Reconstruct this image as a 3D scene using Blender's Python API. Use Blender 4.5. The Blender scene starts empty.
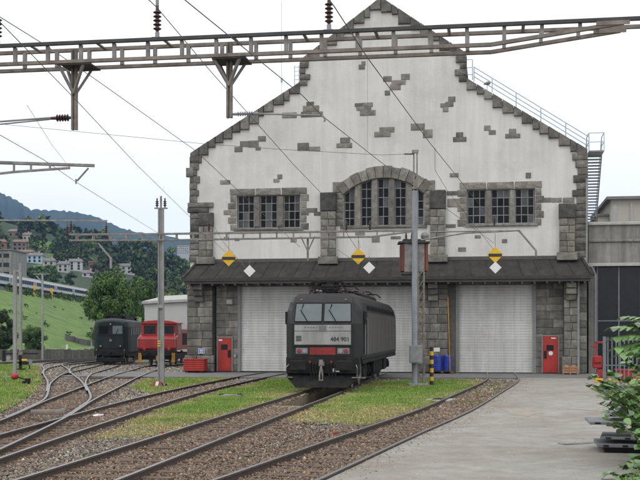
import bpy, bmesh, math, random
import numpy as np
from mathutils import Vector, Matrix
from mathutils.geometry import tessellate_polygon

random.seed(7)
rng = np.random.default_rng(11)
R = math.radians
SC = bpy.context.scene
COL = SC.collection
F, HOR, EYE = 1100.0, 333.0, 2.25        # focal length in photo pixels, horizon row, eye height

# ------------------------------------------------------------------ camera
cd = bpy.data.cameras.new('camera'); cam = bpy.data.objects.new('camera', cd); COL.objects.link(cam)
cam.location = (0, 0, EYE); cam.rotation_euler = (R(90), 0, 0)
cd.sensor_width = 36; cd.lens = F / 640 * 36; cd.shift_y = (HOR - 240) / 640
cd.clip_start = 0.1; cd.clip_end = 30000
SC.camera = cam
# ------------------------------------------------------------------ sky: thin overcast over a clear sky
SUN_EL, SUN_AZ = R(52), R(205)
w = bpy.data.worlds.new('World'); SC.world = w; w.use_nodes = True
nt = w.node_tree; nt.nodes.clear(); N = nt.nodes.new; L = nt.links.new
out = N('ShaderNodeOutputWorld'); mx = N('ShaderNodeMixShader'); b1 = N('ShaderNodeBackground'); b2 = N('ShaderNodeBackground')
sk = N('ShaderNodeTexSky'); sk.sky_type = 'NISHITA'; sk.sun_disc = False; sk.sun_elevation = SUN_EL; sk.sun_rotation = SUN_AZ
b1.inputs[1].default_value = 0.12; L(sk.outputs[0], b1.inputs[0])
tc = N('ShaderNodeTexCoord'); ns = N('ShaderNodeTexNoise'); ns.inputs['Scale'].default_value = 2.2; ns.inputs['Detail'].default_value = 6
L(tc.outputs['Generated'], ns.inputs['Vector'])
r1 = N('ShaderNodeValToRGB'); r1.color_ramp.elements[0].position = .3; r1.color_ramp.elements[1].position = .75
r1.color_ramp.elements[0].color = (.90, .91, .92, 1); r1.color_ramp.elements[1].color = (1, .995, .98, 1)
L(ns.outputs[0], r1.inputs[0]); L(r1.outputs[0], b2.inputs[0]); b2.inputs[1].default_value = 1.5
mx.inputs[0].default_value = 0.93
L(b1.outputs[0], mx.inputs[1]); L(b2.outputs[0], mx.inputs[2]); L(mx.outputs[0], out.inputs[0])
sd = bpy.data.lights.new('sun', 'SUN'); sd.energy = 0.7; sd.angle = R(22); sd.color = (1, .96, .9)
sun = bpy.data.objects.new('sun', sd); COL.objects.link(sun)
dv = Vector((math.sin(SUN_AZ) * math.cos(SUN_EL), math.cos(SUN_AZ) * math.cos(SUN_EL), math.sin(SUN_EL)))
sun.rotation_euler = dv.to_track_quat('Z', 'Y').to_euler(); sun.location = (-10, -20, 40)
SC.view_settings.view_transform = 'Standard'; SC.view_settings.look = 'None'
SC.view_settings.exposure = 0.0; SC.view_settings.gamma = 1
try:
    SC.cycles.use_denoising = True; SC.cycles.volume_bounces = 0; SC.cycles.max_bounces = 6
except Exception: pass

# ------------------------------------------------------------------ materials
def mat(name, col, rough=.7, var=.15, scale=3.0, col2=None, bump=0., bscale=30., metal=0., rnd=0., streak=None, isl=0., spec=.5, attr=None, blotch=None):
    """procedural surface: noise between two colours, optional per-object / per-island variation, rain streaks, bump"""
    m = bpy.data.materials.new(name); m.use_nodes = True
    t = m.node_tree; n = t.nodes.new; l = t.links.new
    p = t.nodes['Principled BSDF']; p.inputs['Roughness'].default_value = rough; p.inputs['Metallic'].default_value = metal
    p.inputs['Specular IOR Level'].default_value = spec
    g = n('ShaderNodeNewGeometry'); nz = n('ShaderNodeTexNoise'); nz.inputs['Scale'].default_value = scale; nz.inputs['Detail'].default_value = 7
    nz.inputs['Roughness'].default_value = .62
    l(g.outputs['Position'], nz.inputs['Vector'])
    a = tuple(c * (1 - var) for c in col); b = col2 or tuple(min(1, c * (1 + var)) for c in col)
    rp = n('ShaderNodeValToRGB'); rp.color_ramp.elements[0].position = .32; rp.color_ramp.elements[1].position = .68
    rp.color_ramp.elements[0].color = (*a, 1); rp.color_ramp.elements[1].color = (*b, 1)
    l(nz.outputs[0], rp.inputs[0]); cur = rp.outputs[0]
    def mul(cur, val):
        x = n('ShaderNodeMix'); x.data_type = 'RGBA'; x.blend_type = 'MULTIPLY'; x.inputs[0].default_value = 1
        l(cur, x.inputs[6]); l(val, x.inputs[7]); return x.outputs[2]
    def rng_map(src, lo, hi, a0=0., a1=1.):
        x = n('ShaderNodeMapRange'); x.inputs[1].default_value = a0; x.inputs[2].default_value = a1
        x.inputs[3].default_value = lo; x.inputs[4].default_value = hi; l(src, x.inputs[0]); return x.outputs[0]
    if attr:
        at = n('ShaderNodeAttribute'); at.attribute_name = attr; cur = mul(cur, at.outputs['Color'])
    if rnd:
        oi = n('ShaderNodeObjectInfo'); cur = mul(cur, rng_map(oi.outputs['Random'], 1 - rnd, 1 + rnd))
    if isl:
        cur = mul(cur, rng_map(g.outputs['Random Per Island'], 1 - isl, 1 + isl))
    if streak:
        mp = n('ShaderNodeMapping'); mp.inputs['Scale'].default_value = (1.6, 1.6, .09)
        l(g.outputs['Position'], mp.inputs['Vector'])
        s2 = n('ShaderNodeTexNoise'); s2.inputs['Scale'].default_value = 1.5; s2.inputs['Detail'].default_value = 8; s2.inputs['Roughness'].default_value = .7
        l(mp.outputs[0], s2.inputs['Vector']); cur = mul(cur, rng_map(s2.outputs[0], 1 - streak, 1.04, .38, .62))
    if blotch:
        bs, bc, lo, hi = blotch
        s3 = n('ShaderNodeTexNoise'); s3.inputs['Scale'].default_value = bs; s3.inputs['Detail'].default_value = 9; s3.inputs['Roughness'].default_value = .7
        l(g.outputs['Position'], s3.inputs['Vector'])
        x = n('ShaderNodeMix'); x.data_type = 'RGBA'; l(rng_map(s3.outputs[0], 0, 1, lo, hi), x.inputs[0]); l(cur, x.inputs[6])
        x.inputs[7].default_value = (*bc, 1); cur = x.outputs[2]
    l(cur, p.inputs['Base Color'])
    if bump:
        bn = n('ShaderNodeTexNoise'); bn.inputs['Scale'].default_value = bscale; bn.inputs['Detail'].default_value = 6
        l(g.outputs['Position'], bn.inputs['Vector'])
        bp = n('ShaderNodeBump'); bp.inputs['Strength'].default_value = bump; bp.inputs['Distance'].default_value = .03
        l(bn.outputs[0], bp.inputs['Height']); l(bp.outputs[0], p.inputs['Normal'])
    return m

MT = dict(
    plaster=mat('plaster', (.625, .615, .59), .9, .06, .5, bump=.3, bscale=9, streak=.085, blotch=(.33, (.47, .455, .425), .50, .80)),
    stone=mat('granite', (.195, .182, .158), .9, .32, 3.0, bump=.7, bscale=14, rnd=.28, blotch=(1.1, (.07, .068, .062), .55, .78)),
    wallstone=mat('ashlar', (.215, .202, .175), .9, .28, 3.5, bump=.9, bscale=12, rnd=.36, streak=.35, blotch=(.9, (.075, .07, .062), .48, .75)),
    coping=mat('coping_granite', (.145, .136, .12), .9, .4, 2.5, bump=.8, bscale=12, rnd=.42, blotch=(1.3, (.05, .05, .047), .5, .75)),
    soot=mat('sooty_granite', (.075, .072, .068), .9, .4, 2.5, bump=.8, bscale=12, rnd=.25, blotch=(1.0, (.03, .03, .029), .42, .7)),
    mortar=mat('mortar', (.12, .115, .10), .95, .2, 5, bump=.4),
    concrete=mat('concrete', (.26, .255, .235), .9, .18, 1.2, bump=.3, bscale=20, streak=.4, blotch=(.7, (.13, .12, .10), .55, .8)),
    lightconc=mat('light_concrete', (.42, .415, .40), .85, .1, 2.0, bump=.2, bscale=20, streak=.15),
    awning=mat('awning_roofing', (.038, .033, .029), .8, .35, 2.0, bump=.4, bscale=14, rnd=.10, streak=.3),
    gutter=mat('gutter_metal', (.075, .068, .062), .6, .2, 3),
    door=mat('door_metal', (.57, .565, .55), .55, .05, 1.5, rnd=.06, streak=.22, blotch=(.6, (.38, .37, .36), .53, .8)),
    doorframe=mat('door_frame_paint', (.20, .20, .20), .6, .1, 3),
    winframe=mat('window_iron', (.21, .215, .215), .6, .2, 6),
    winglass=mat('window_glass', (.009, .010, .012), .3, .4, 1.5, rnd=.8, spec=.14),
    frost=mat('dusty_glass', (.055, .06, .065), .4, .3, 1.5, rnd=.4),
    red=mat('red_paint', (.40, .026, .018), .55, .15, 2.5, streak=.22, bump=.08, blotch=(2.2, (.24, .03, .022), .52, .8)),
    redloco=mat('red_loco_paint', (.37, .022, .022), .42, .15, 1.6, streak=.25, blotch=(1.4, (.22, .02, .02), .6, .85)),
    green=mat('dark_green_paint', (.016, .025, .025), .6, .25, 1.5, streak=.25, spec=.25),
    black=mat('black_paint', (.014, .013, .014), .45, .3, 1.2, streak=.2, blotch=(1.0, (.026, .024, .022), .55, .8), spec=.35),
    under=mat('grimy_steel', (.017, .016, .015), .8, .4, 4, bump=.3, blotch=(2, (.045, .038, .03), .55, .8), spec=.3),
    silver=mat('silver_panel', (.35, .35, .345), .45, .10, 2.5, streak=.3, blotch=(3, (.24, .24, .235), .5, .8)),
    charcoal=mat('charcoal_flank', (.046, .044, .043), .34, .3, .8, streak=.4, blotch=(.9, (.075, .068, .06), .5, .8)),
    lettering=mat('dark_lettering', (.03, .03, .035), .6, .05),
    whitep=mat('white_paint', (.72, .72, .71), .6, .05, 3),
    yellow=mat('yellow_paint', (.72, .43, .015), .55, .08, 3),
    barred=mat('red_bar_paint', (.25, .022, .018), .6, .2, 3, streak=.2),
    ochre=mat('ochre_paint', (.48, .24, .03), .6, .25, 3, streak=.3),
    orange=mat('orange_rust_paint', (.20, .065, .035), .7, .3, 3, streak=.4),
    blue=mat('blue_plastic', (.015, .04, .30), .4, .15, 3),
    bluesign=mat('blue_sign', (.03, .14, .45), .5, .05),
    screen=mat('windscreen_glass', (.13, .16, .17), .32, .15, 1.2, spec=.3),  # blue-grey base colour stands in for sky reflected in the windscreens
    darkglass=mat('dark_window_glass', (.010, .012, .016), .18, .2, 2, spec=.28),
    lamp=mat('lamp_lens', (.30, .27, .27), .15, .1, 20),
    redlens=mat('red_lens', (.25, .03, .03), .2, .1, 20),
    rail=mat('rail_side', (.075, .052, .040), .8, .3, 8, bump=.2),
    railtop=mat('rail_head', (.21, .205, .20), .38, .2, 6, metal=.5),
    sleeper=mat('old_timber', (.115, .078, .055), .95, .35, 6, bump=.6, bscale=25, rnd=.25),
    galv=mat('galvanised_steel', (.27, .275, .28), .55, .2, 3, streak=.25),
    galv2=mat('weathered_steel', (.235, .225, .215), .7, .35, 4, blotch=(3, (.18, .12, .085), .5, .8)),
    rustbeam=mat('rusty_chord', (.205, .178, .155), .8, .3, 4, blotch=(3, (.11, .08, .062), .5, .75)),
    darksteel=mat('dark_steel', (.05, .05, .05), .7, .3, 4),
    poleconc=mat('pole_grey', (.30, .30, .295), .8, .15, 3, streak=.25, bump=.15),
    polebg=mat('mast_blue_grey', (.25, .275, .30), .6, .12, 2.5, streak=.2),
    insul=mat('brown_porcelain', (.055, .026, .024), .3, .2, 10),
    wire=mat('wire', (.13, .13, .135), .6, .2, 10),
    railing=mat('railing_light_blue', (.36, .45, .50), .6, .1, 5),
    asphalt=mat('worn_asphalt', (.335, .318, .288), .93, .16, 2.2, bump=.8, bscale=50, blotch=(.42, (.225, .19, .145), .44, .74), rnd=.0),
    apron=mat('apron_concrete', (.17, .168, .162), .9, .16, .8, bump=.3, bscale=40, blotch=(.6, (.10, .095, .09), .55, .75)),
    ground=mat('yard_gravel', (.15, .115, .085), .95, .35, 6, bump=1.0, bscale=22, blotch=(.25, (.18, .17, .15), .5, .66)),
    turf=mat('turf', (.11, .14, .038), .95, .35, 5, bump=.8, bscale=30, blotch=(.6, (.17, .145, .08), .56, .70)),
    meadow=mat('meadow', (.10, .172, .028), .95, .35, .35, bump=.8, bscale=2, blotch=(.10, (.055, .09, .02), .52, .68)),
    undergrowth=mat('undergrowth', (.032, .055, .018), .95, .35, .3),
    stones=mat('ballast_stone', (1, 1, 1), .9, .12, 30, attr='tint'),
    blades=mat('grass_blade', (1, 1, 1), .8, .1, 3, attr='tint'),
    leafA=mat('leaf_mid_green', (.062, .115, .024), .75, .45, .5, isl=.5),
    leafB=mat('leaf_dark_green', (.032, .060, .019), .75, .3, .4, isl=.4),
    leafC=mat('leaf_pale_green', (.095, .145, .035), .75, .3, .6, isl=.4),
    forest=mat('forest_leaf', (.040, .068, .021), .85, .3, .03, isl=.45, attr='tint'),
    bigleaf=mat('broad_leaf', (.115, .21, .065), .3, .3, 2, rnd=.4, bump=.1, bscale=40),
    bark=mat('bark', (.06, .045, .032), .95, .3, 5, bump=.5),
    mountain=mat('mountain_forest', (.020, .040, .022), .95, .45, .006, bump=.0, blotch=(.012, (.04, .06, .03), .5, .7)),
    cream=mat('house_cream', (.42, .395, .35), .9, .08, .3), housew=mat('house_white', (.47, .47, .465), .9, .06, .3),
    housep=mat('house_pink', (.36, .25, .20), .9, .08, .3), housebl=mat('house_pale_blue', (.38, .47, .56), .9, .06, .3),
    houseo=mat('house_brick_orange', (.25, .115, .08), .9, .1, .3), houseb=mat('house_brown', (.20, .16, .125), .9, .1, .3),
    rooft=mat('roof_tile', (.20, .13, .10), .9, .2, .6), roofg=mat('roof_grey', (.17, .165, .16), .9, .15, .6),
    wood=mat('raw_wood', (.36, .20, .11), .85, .2, 8, bump=.2),
    sheet=mat('grey_sheet', (.18, .19, .20), .7, .2, 3, bump=.15, rnd=.2),
    fencem=mat('fence_grey', (.15, .165, .18), .6, .15, 4),
    fencew=mat('weathered_boards', (.11, .10, .095), .9, .25, 3, rnd=.2),
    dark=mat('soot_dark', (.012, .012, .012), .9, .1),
    pitc=mat('pit_concrete', (.22, .18, .12), .9, .25, 2, bump=.4),
)

# ------------------------------------------------------------------ geometry helpers
class MB:
    def __init__(s): s.v = []; s.f = []
    def add(s, vs, fs):
        n = len(s.v); s.v += [tuple(x) for x in vs]; s.f += [tuple(i + n for i in f) for f in fs]; return s
    def box(s, x0, x1, y0, y1, z0, z1):
        return s.add([(x0, y0, z0), (x1, y0, z0), (x1, y1, z0), (x0, y1, z0), (x0, y0, z1), (x1, y0, z1), (x1, y1, z1), (x0, y1, z1)],
                     [(0, 3, 2, 1), (4, 5, 6, 7), (0, 1, 5, 4), (1, 2, 6, 5), (2, 3, 7, 6), (3, 0, 4, 7)])
    def bar(s, p, q, w, h=None, up=(0, 0, 1)):
        h = h or w; p = Vector(p); q = Vector(q); d = (q - p).normalized(); up = Vector(up)
        if abs(d.dot(up)) > .98: up = Vector((0, 1, 0))
        a = d.cross(up).normalized() * w / 2; b = a.cross(d).normalized() * h / 2
        vs = [p - a - b, p + a - b, p + a + b, p - a + b, q - a - b, q + a - b, q + a + b, q - a + b]
        return s.add(vs, [(0, 3, 2, 1), (4, 5, 6, 7), (0, 1, 5, 4), (1, 2, 6, 5), (2, 3, 7, 6), (3, 0, 4, 7)])
    def tube(s, pts, r, n=8):
        pts = [Vector(p) for p in pts]; rs = r if isinstance(r, (list, tuple)) else [r] * len(pts)
        vs = []; m = len(pts)
        for i, p in enumerate(pts):
            d = (pts[min(i + 1, m - 1)] - pts[max(i - 1, 0)]).normalized()
            up = Vector((0, 0, 1)) if abs(d.z) < .95 else Vector((1, 0, 0))
            a = d.cross(up).normalized(); b = a.cross(d)
            vs += [p + (a * math.cos(2 * math.pi * k / n) + b * math.sin(2 * math.pi * k / n)) * rs[i] for k in range(n)]
        fs = [(i * n + k, i * n + (k + 1) % n, (i + 1) * n + (k + 1) % n, (i + 1) * n + k) for i in range(m - 1) for k in range(n)]
        fs += [tuple(reversed(range(n))), tuple((m - 1) * n + k for k in range(n))]
        return s.add(vs, fs)
    def lathe(s, base, prof, n=12, axis=(0, 0, 1)):
        ax = Vector(axis).normalized(); up = Vector((0, 0, 1)) if abs(ax.z) < .9 else Vector((1, 0, 0))
        a = ax.cross(up).normalized(); b = ax.cross(a); base = Vector(base); vs = []
        for r, h in prof:
            vs += [base + ax * h + (a * math.cos(2 * math.pi * k / n) + b * math.sin(2 * math.pi * k / n)) * r for k in range(n)]
        m = len(prof)
        fs = [(i * n + k, i * n + (k + 1) % n, (i + 1) * n + (k + 1) % n, (i + 1) * n + k) for i in range(m - 1) for k in range(n)]
        fs += [tuple(range(n)), tuple((m - 1) * n + k for k in range(n))]
        return s.add(vs, fs)
    def prism(s, poly, y0, y1, fn=lambda a, y, b: (a, y, b)):
        n = len(poly)
        vs = [fn(a, y0, b) for a, b in poly] + [fn(a, y1, b) for a, b in poly]
        return s.add(vs, [tuple(range(n)), tuple(reversed(range(n, 2 * n)))] + [(i, i + n, (i + 1) % n + n, (i + 1) % n) for i in range(n)])
    def disc(s, c, r, axis, n=14, t=.02):
        return s.lathe(c, [(r, 0), (r, t)], n, axis)

def link(o, parent=None, loc=None, rotz=None):
    COL.objects.link(o)
    if parent: o.parent = parent
    if loc is not None: o.location = loc
    if rotz is not None: o.rotation_euler = (0, 0, rotz)
    return o
def mesh(name, mb, m, recalc=True, smooth=False):
    me = bpy.data.meshes.new(name); me.from_pydata([tuple(x) for x in mb.v], [], mb.f)
    if recalc and len(mb.f) < 20000:
        bm = bmesh.new(); bm.from_mesh(me); bmesh.ops.recalc_face_normals(bm, faces=bm.faces); bm.to_mesh(me); bm.free()
    me.materials.append(m)
    if smooth: me.shade_smooth()
    return me
def obj(name, mb, m, parent=None, loc=None, rotz=None, bevel=0, smooth=False, recalc=True):
    o = bpy.data.objects.new(name, mesh(name, mb, MT[m] if isinstance(m, str) else m, recalc, smooth)); link(o, parent, loc, rotz)
    if bevel:
        b = o.modifiers.new('bevel', 'BEVEL'); b.width = bevel; b.segments = 1; b.limit_method = 'ANGLE'; b.angle_limit = R(35)
    return o
def tag(o, label, cat, group=None):
    o['label'] = label; o['category'] = cat
    if group: o['group'] = group
    return o
def thing(name, label, cat, loc=(0, 0, 0), rotz=0, group=None):
    o = bpy.data.objects.new(name, None); o.empty_display_size = .2; link(o, None, loc, rotz); return tag(o, label, cat, group)
def struct(o): o['kind'] = 'structure'; return o
def stuff(o): o['kind'] = 'stuff'; return o
def inst(name, me, parent, loc, scale=(1, 1, 1), rot=(0, 0, 0)):
    o = bpy.data.objects.new(name, me); COL.objects.link(o)
    if parent: o.parent = parent
    o.location = loc; o.scale = scale; o.rotation_euler = rot; return o
def copy_tree(o, parent=None):
    c = o.copy(); COL.objects.link(c)
    if parent: c.parent = parent
    for ch in o.children: copy_tree(ch, c)
    return c
def npmesh(name, V, Fc, m, tint=None):
    """big mesh from numpy arrays; Fc is (n,k) faces"""
    me = bpy.data.meshes.new(name); k = Fc.shape[1]
    me.vertices.add(len(V)); me.vertices.foreach_set('co', V.astype(np.float32).ravel())
    me.loops.add(Fc.size); me.loops.foreach_set('vertex_index', Fc.astype(np.int32).ravel())
    me.polygons.add(len(Fc)); me.polygons.foreach_set('loop_start', np.arange(0, Fc.size, k, dtype=np.int32))
    me.update(calc_edges=True)
    if tint is not None:
        a = me.attributes.new('tint', 'FLOAT_COLOR', 'POINT'); a.data.foreach_set('color', tint.astype(np.float32).ravel())
    me.materials.append(m); return me

# real-world geometry from the survey of the photograph
def pt(px, py, Y): return Vector(((px - 320) / F * Y, Y, EYE + (HOR - py) / F * Y))
class Frame:
    def __init__(s, x, y, a):
        s.o = (x, y); s.a = a; s.eu = (math.cos(a), -math.sin(a)); s.ev = (math.sin(a), math.cos(a))
    def W(s, px, py, v=0.):
        dx = (px - 320) / F; t = (s.o[0] * s.ev[0] + s.o[1] * s.ev[1] + v) / (dx * s.ev[0] + s.ev[1])
        X, Y = dx * t, t
        return ((X - s.o[0]) * s.eu[0] + (Y - s.o[1]) * s.eu[1], EYE + (HOR - py) / F * t)
    def world(s, u, v, z): return Vector((s.o[0] + u * s.eu[0] + v * s.ev[0], s.o[1] + u * s.eu[1] + v * s.ev[1], z))
def sstep(a, b, x):
    t = min(1, max(0, (x - a) / (b - a))); return t * t * (3 - 2 * t)
def gz(x, y): return -.01 * min(70, max(0, y - 60))
def H(x, y):
    e = min(1, max(0, (-47 - x) / 35)); e = e * 14.5 * sstep(95, 150, y)
    fac = min(1.1, max(.30, .49 + (-83 - x) / 121 * .48))
    h = min(340, max(0, y - 400)) * .185 * fac - max(0, y - 740) * .08
    return gz(x, y) - .14 + e + max(-60, h)
def G(px, py, dz=0.):
    Y = EYE * F / (py - HOR)
    for _ in range(12):
        X = (px - 320) / F * Y; Y = (EYE - gz(X, Y) - dz) * F / (py - HOR)
    return Vector(((px - 320) / F * Y, Y, gz((px - 320) / F * Y, Y) + dz))
def T(px, py, Y0=100, Y1=1500):
    Y = Y0
    while Y < Y1:
        X = (px - 320) / F * Y
        if EYE + (HOR - py) / F * Y <= H(X, Y): break
        Y += 2
    X = (px - 320) / F * Y; return Vector((X, Y, H(X, Y)))

AB = R(9.0)
SH = Frame(3.83, 62.9, AB)                # engine shed facade
LO = Frame(0.10, 42.0, R(8.2))            # locomotive standing in front of door two

# ------------------------------------------------------------------ terrain
def axis(segs):
    o = []
    for a, b, st in segs: o += list(np.arange(a, b, st))
    return o + [segs[-1][1]]
xs = axis([(-4000, -400, 300), (-400, -120, 14), (-120, -20, 4), (-20, 20, 2), (20, 100, 10), (100, 4000, 300)])
ys = axis([(-400, 0, 50), (0, 100, 2), (100, 420, 8), (420, 1000, 20), (1000, 5000, 250)])
mb = MB()
for y in ys:
    for x in xs:
        mb.v.append((x, y, H(x, y)))
nx = len(xs)
mb.f = [(j * nx + i, j * nx + i + 1, (j + 1) * nx + i + 1, (j + 1) * nx + i) for j in range(len(ys) - 1) for i in range(nx - 1)]
PIT = (-.56, .56, -7.2, 12.2)             # inspection pit between the rails, in the locomotive's frame
def cut_pit(me):
    bm = bmesh.new(); bm.from_mesh(me)
    for u, v, n in ((PIT[0], 0, LO.eu), (PIT[1], 0, LO.eu), (0, PIT[2], LO.ev), (0, PIT[3], LO.ev)):
        near = [f for f in bm.faces if abs(f.calc_center_median().y - 48) < 30 and abs(f.calc_center_median().x) < 16]
        ge = list({e for f in near for e in f.edges}) + list({q for f in near for q in f.verts}) + near
        bmesh.ops.bisect_plane(bm, geom=ge, plane_co=LO.world(u, v, 0), plane_no=(n[0], n[1], 0))
    dead = []
    for f in bm.faces:
        c = f.calc_center_median(); dx, dy = c.x - LO.o[0], c.y - LO.o[1]
        u = dx * LO.eu[0] + dy * LO.eu[1]; v = dx * LO.ev[0] + dy * LO.ev[1]
        if PIT[0] < u < PIT[1] and PIT[2] < v < PIT[3]: dead.append(f)
    bmesh.ops.delete(bm, geom=dead, context='FACES'); bm.to_mesh(me); bm.free()
g = obj('ground', mb, 'ground', recalc=False); struct(g); g.data.materials.append(MT['meadow']); g.data.materials.append(MT['undergrowth']); cut_pit(g.data)
for p in g.data.polygons:
    c = p.center
    if c.y > 118 or c.x < -40 and c.y > 100: p.material_index = 1
    if c.y > 425 and not (38 < c.x / c.y * F + 320 < 57 and 540 < c.y < 720): p.material_index = 2

# distant forested ridge
prof = [(-900, 120), (-500, 140), (-250, 160), (-100, 175), (0, 191), (17, 198), (31, 208), (51, 208), (72, 210), (93, 214), (117, 224), (137, 231), (161, 232), (189, 239), (300, 247), (450, 255), (640, 256), (1000, 250), (1500, 230)]
mb = MB(); ND = 14; pts = []
for i in range(len(prof) - 1):
    for k in range(8): pts.append((prof[i][0] + (prof[i + 1][0] - prof[i][0]) * k / 8, prof[i][1] + (prof[i + 1][1] - prof[i][1]) * k / 8))
for i, (px, py) in enumerate(pts):
    for j in range(ND + 1):
        Y = 2000 + j * 140; hz = (EYE + (HOR - py + random.uniform(-1.2, 1.2)) / F * 3000)
        t = 1 - abs(j - 7.15) / 8; mb.v.append(((px - 320) / F * Y, Y, -20 + (hz + 20) * max(0, t) ** 1.1 + (random.uniform(-6, 6) if j != 7 else 0)))
n1 = ND + 1
mb.f = [(i * n1 + j, (i + 1) * n1 + j, (i + 1) * n1 + j + 1, i * n1 + j + 1) for i in range(len(pts) - 1) for j in range(ND)]
struct(obj('hills', mb, 'mountain', smooth=True))

# ------------------------------------------------------------------ yard surfaces
def inside(poly, x, y):
    c = False; n = len(poly)
    for i in range(n):
        x1, y1 = poly[i]; x2, y2 = poly[(i + 1) % n]
        if (y1 > y) != (y2 > y) and x < (x2 - x1) * (y - y1) / (y2 - y1) + x1: c = not c
    return c
def np_inside(poly, X, Y):
    c = np.zeros(len(X), bool); n = len(poly)
    for i in range(n):
        x1, y1 = poly[i]; x2, y2 = poly[(i + 1) % n]
        if y1 == y2: continue
        c ^= ((y1 > Y) != (y2 > Y)) & (X < (x2 - x1) * (Y - y1) / (y2 - y1) + x1)
    return c
def crom(pts, step):
    P = [Vector((p[1], p[0])) for p in pts]; P = [P[0] * 2 - P[1]] + P + [P[-1] * 2 - P[-2]]; o = []
    for i in range(1, len(P) - 2):
        n = max(2, int((P[i + 1] - P[i]).length / step))
        for k in range(n):
            t = k / n; a, b, c, d = P[i - 1:i + 3]
            o.append(.5 * (2 * b + (c - a) * t + (2 * a - 5 * b + 4 * c - d) * t * t + (3 * b - a - 3 * c + d) * t ** 3))
    return o + [P[-2]]
def sheet(name, poly, z, m, sub=None):
    mb = MB(); P = [Vector((p[0], p[1], 0)) for p in poly]
    mb.v = [(p.x, p.y, gz(p.x, p.y) + z) for p in P]; mb.f = [tuple(t) for t in tessellate_polygon([P])]
    o = obj(name, mb, m); 
    for p in o.data.polygons:
        if p.normal.z < 0: p.flip()
    if m in ('apron', 'asphalt') and name != 'road_patch':        # slab edge down to the gravel
        bm = bmesh.new(); bm.from_mesh(o.data); ed = [e for e in bm.edges if len(e.link_faces) == 1]
        r_ = bmesh.ops.extrude_edge_only(bm, edges=ed); [setattr(q, 'co', q.co - Vector((0, 0, .16))) for q in r_['geom'] if isinstance(q, bmesh.types.BMVert)]; bm.to_mesh(o.data); bm.free()
    return struct(o)

# track centre lines as (distance, x)
TR = [
 ('outer', [(6, -4.0), (11, -2.5), (16.84, -.76), (24, 1.3), (32.1, 3.68), (42, 6.2), (49, 7.95), (53, 8.8), (57, 9.45), (60, 9.9), (62.6, 10.3)], 'railway track curving across the foreground to the right hand shed door'),
 ('pit', [(6, -5.6), (16.84, -3.8), (27, -2.25), (34, -1.16), (42, .1), (55, 1.97), (62.6, 3.07)], 'straight railway track running under the black locomotive'),
 ('third', [(6, -6.9), (12, -6.66), (19.5, -6.42), (25, -6.2), (28.9, -6.0), (35.4, -5.67), (41.3, -5.2), (47.6, -4.5), (54.5, -3.6), (64, -2.2)], 'railway track leading past the grey pole to the left hand shed door'),
 ('five', [(12, -6.60), (16, -6.68), (21.15, -6.87), (28.4, -7.4), (32.7, -7.85), (36.6, -8.28), (46.5, -9.15), (53.7, -9.8), (58, -10.1), (70, -11.1), (81, -12), (92, -12.1), (104, -11.8)], 'railway track branching off to the red shunting locomotive'),
 ('four', [(29, -7.5), (32.5, -7.9), (37, -8.5), (42, -9.6), (48, -11.0), (53, -12.0), (58, -12.9), (63, -13.6), (70, -14.4), (80, -15.6), (88, -16.6), (112, -19.6)], 'winding railway track leading under the dark green locomotive'),
 ('six', [(42, -9.66), (48, -11.1), (53, -12.4), (60, -14.3), (72, -17.3), (83, -20.2), (92, -22.2), (103, -23.6), (118, -24.2), (150, -24.6)], 'railway track bending away left of the dark green locomotive'),
 ('seven', [(60, -14.4), (66, -15.8), (75, -17.7), (84, -18.9), (97, -19.8), (130, -21)], 'railway track passing close beside the dark green locomotive'),
 ('eight', [(72, -29), (94, -27.3), (110, -27), (126, -26.3), (160, -25.5)], 'farthest railway track along the weathered boundary fence'),
]
PATHS = {k: crom(p, .5) for k, p, _ in TR}
def offset(path, d):
    o = []
    for i, p in enumerate(path):
        t = (path[min(i + 1, len(path) - 1)] - path[max(i - 1, 0)]).normalized(); o.append(Vector((p.x + t.y * d, p.y - t.x * d)))
    return o
def between(path, y0, y1): return [p for p in path if y0 <= p.y <= y1]

uA = 13.0
AP = [SH.world(-16.5, -8.2, 0), SH.world(2.0, -8.2, 0), SH.world(2.2, -7, 0), SH.world(uA + 8, -7.0, 0), SH.world(uA + 8, 1.0, 0), SH.world(-16.5, 1.0, 0)]
AP = [(p.x, p.y) for p in AP]
PR = [(LO.world(u, v, 0).x, LO.world(u, v, 0).y) for u, v in ((PIT[0], PIT[2]), (PIT[0], PIT[3]), (PIT[1], PIT[3]), (PIT[1], PIT[2]))]
# apron is split at the pit so that the pit stays open
def apr(u0, u1, v0, v1): return [(SH.world(u, v, 0).x, SH.world(u, v, 0).y) for u, v in ((u0, v0), (u1, v0), (u1, v1), (u0, v1))]
sheet('shed_apron', apr(-16.5, .2, -8.0, .6), 0, 'apron'); sheet('shed_apron', apr(.2, 20, -6.6, .6), 0, 'apron')
r1_ = [(p.x, p.y) for p in offset(between(PATHS['outer'], 7, 57), .80)]
ROAD = r1_ + [(SH.world(7.4, -6.4, 0).x, SH.world(7.4, -6.4, 0).y)] + [(SH.world(19, -6.4, 0).x, SH.world(19, -6.4, 0).y), (11.0, 45), (9.9, 37), (7.6, 25), (6.9, 21), (5.4, 18.2), (4.55, 16.6), (4.2, 15), (4.2, 7)]
sheet('road', ROAD, -.006, 'asphalt')
GP = lambda *a: [(G(x, y).x, G(x, y).y) for x, y in a]
tl3 = [(p.x, p.y) for p in offset(between(PATHS['third'], 24, 55), 1.15)]
tl2 = [(p.x, p.y) for p in offset(between(PATHS['pit'], 24, 53), -1.0)]
tr2 = [(p.x, p.y) for p in offset(between(PATHS['pit'], 29, 53), .95)]
tl1 = [(p.x, p.y) for p in offset(between(PATHS['outer'], 27, 54), -1.05)]
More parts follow.
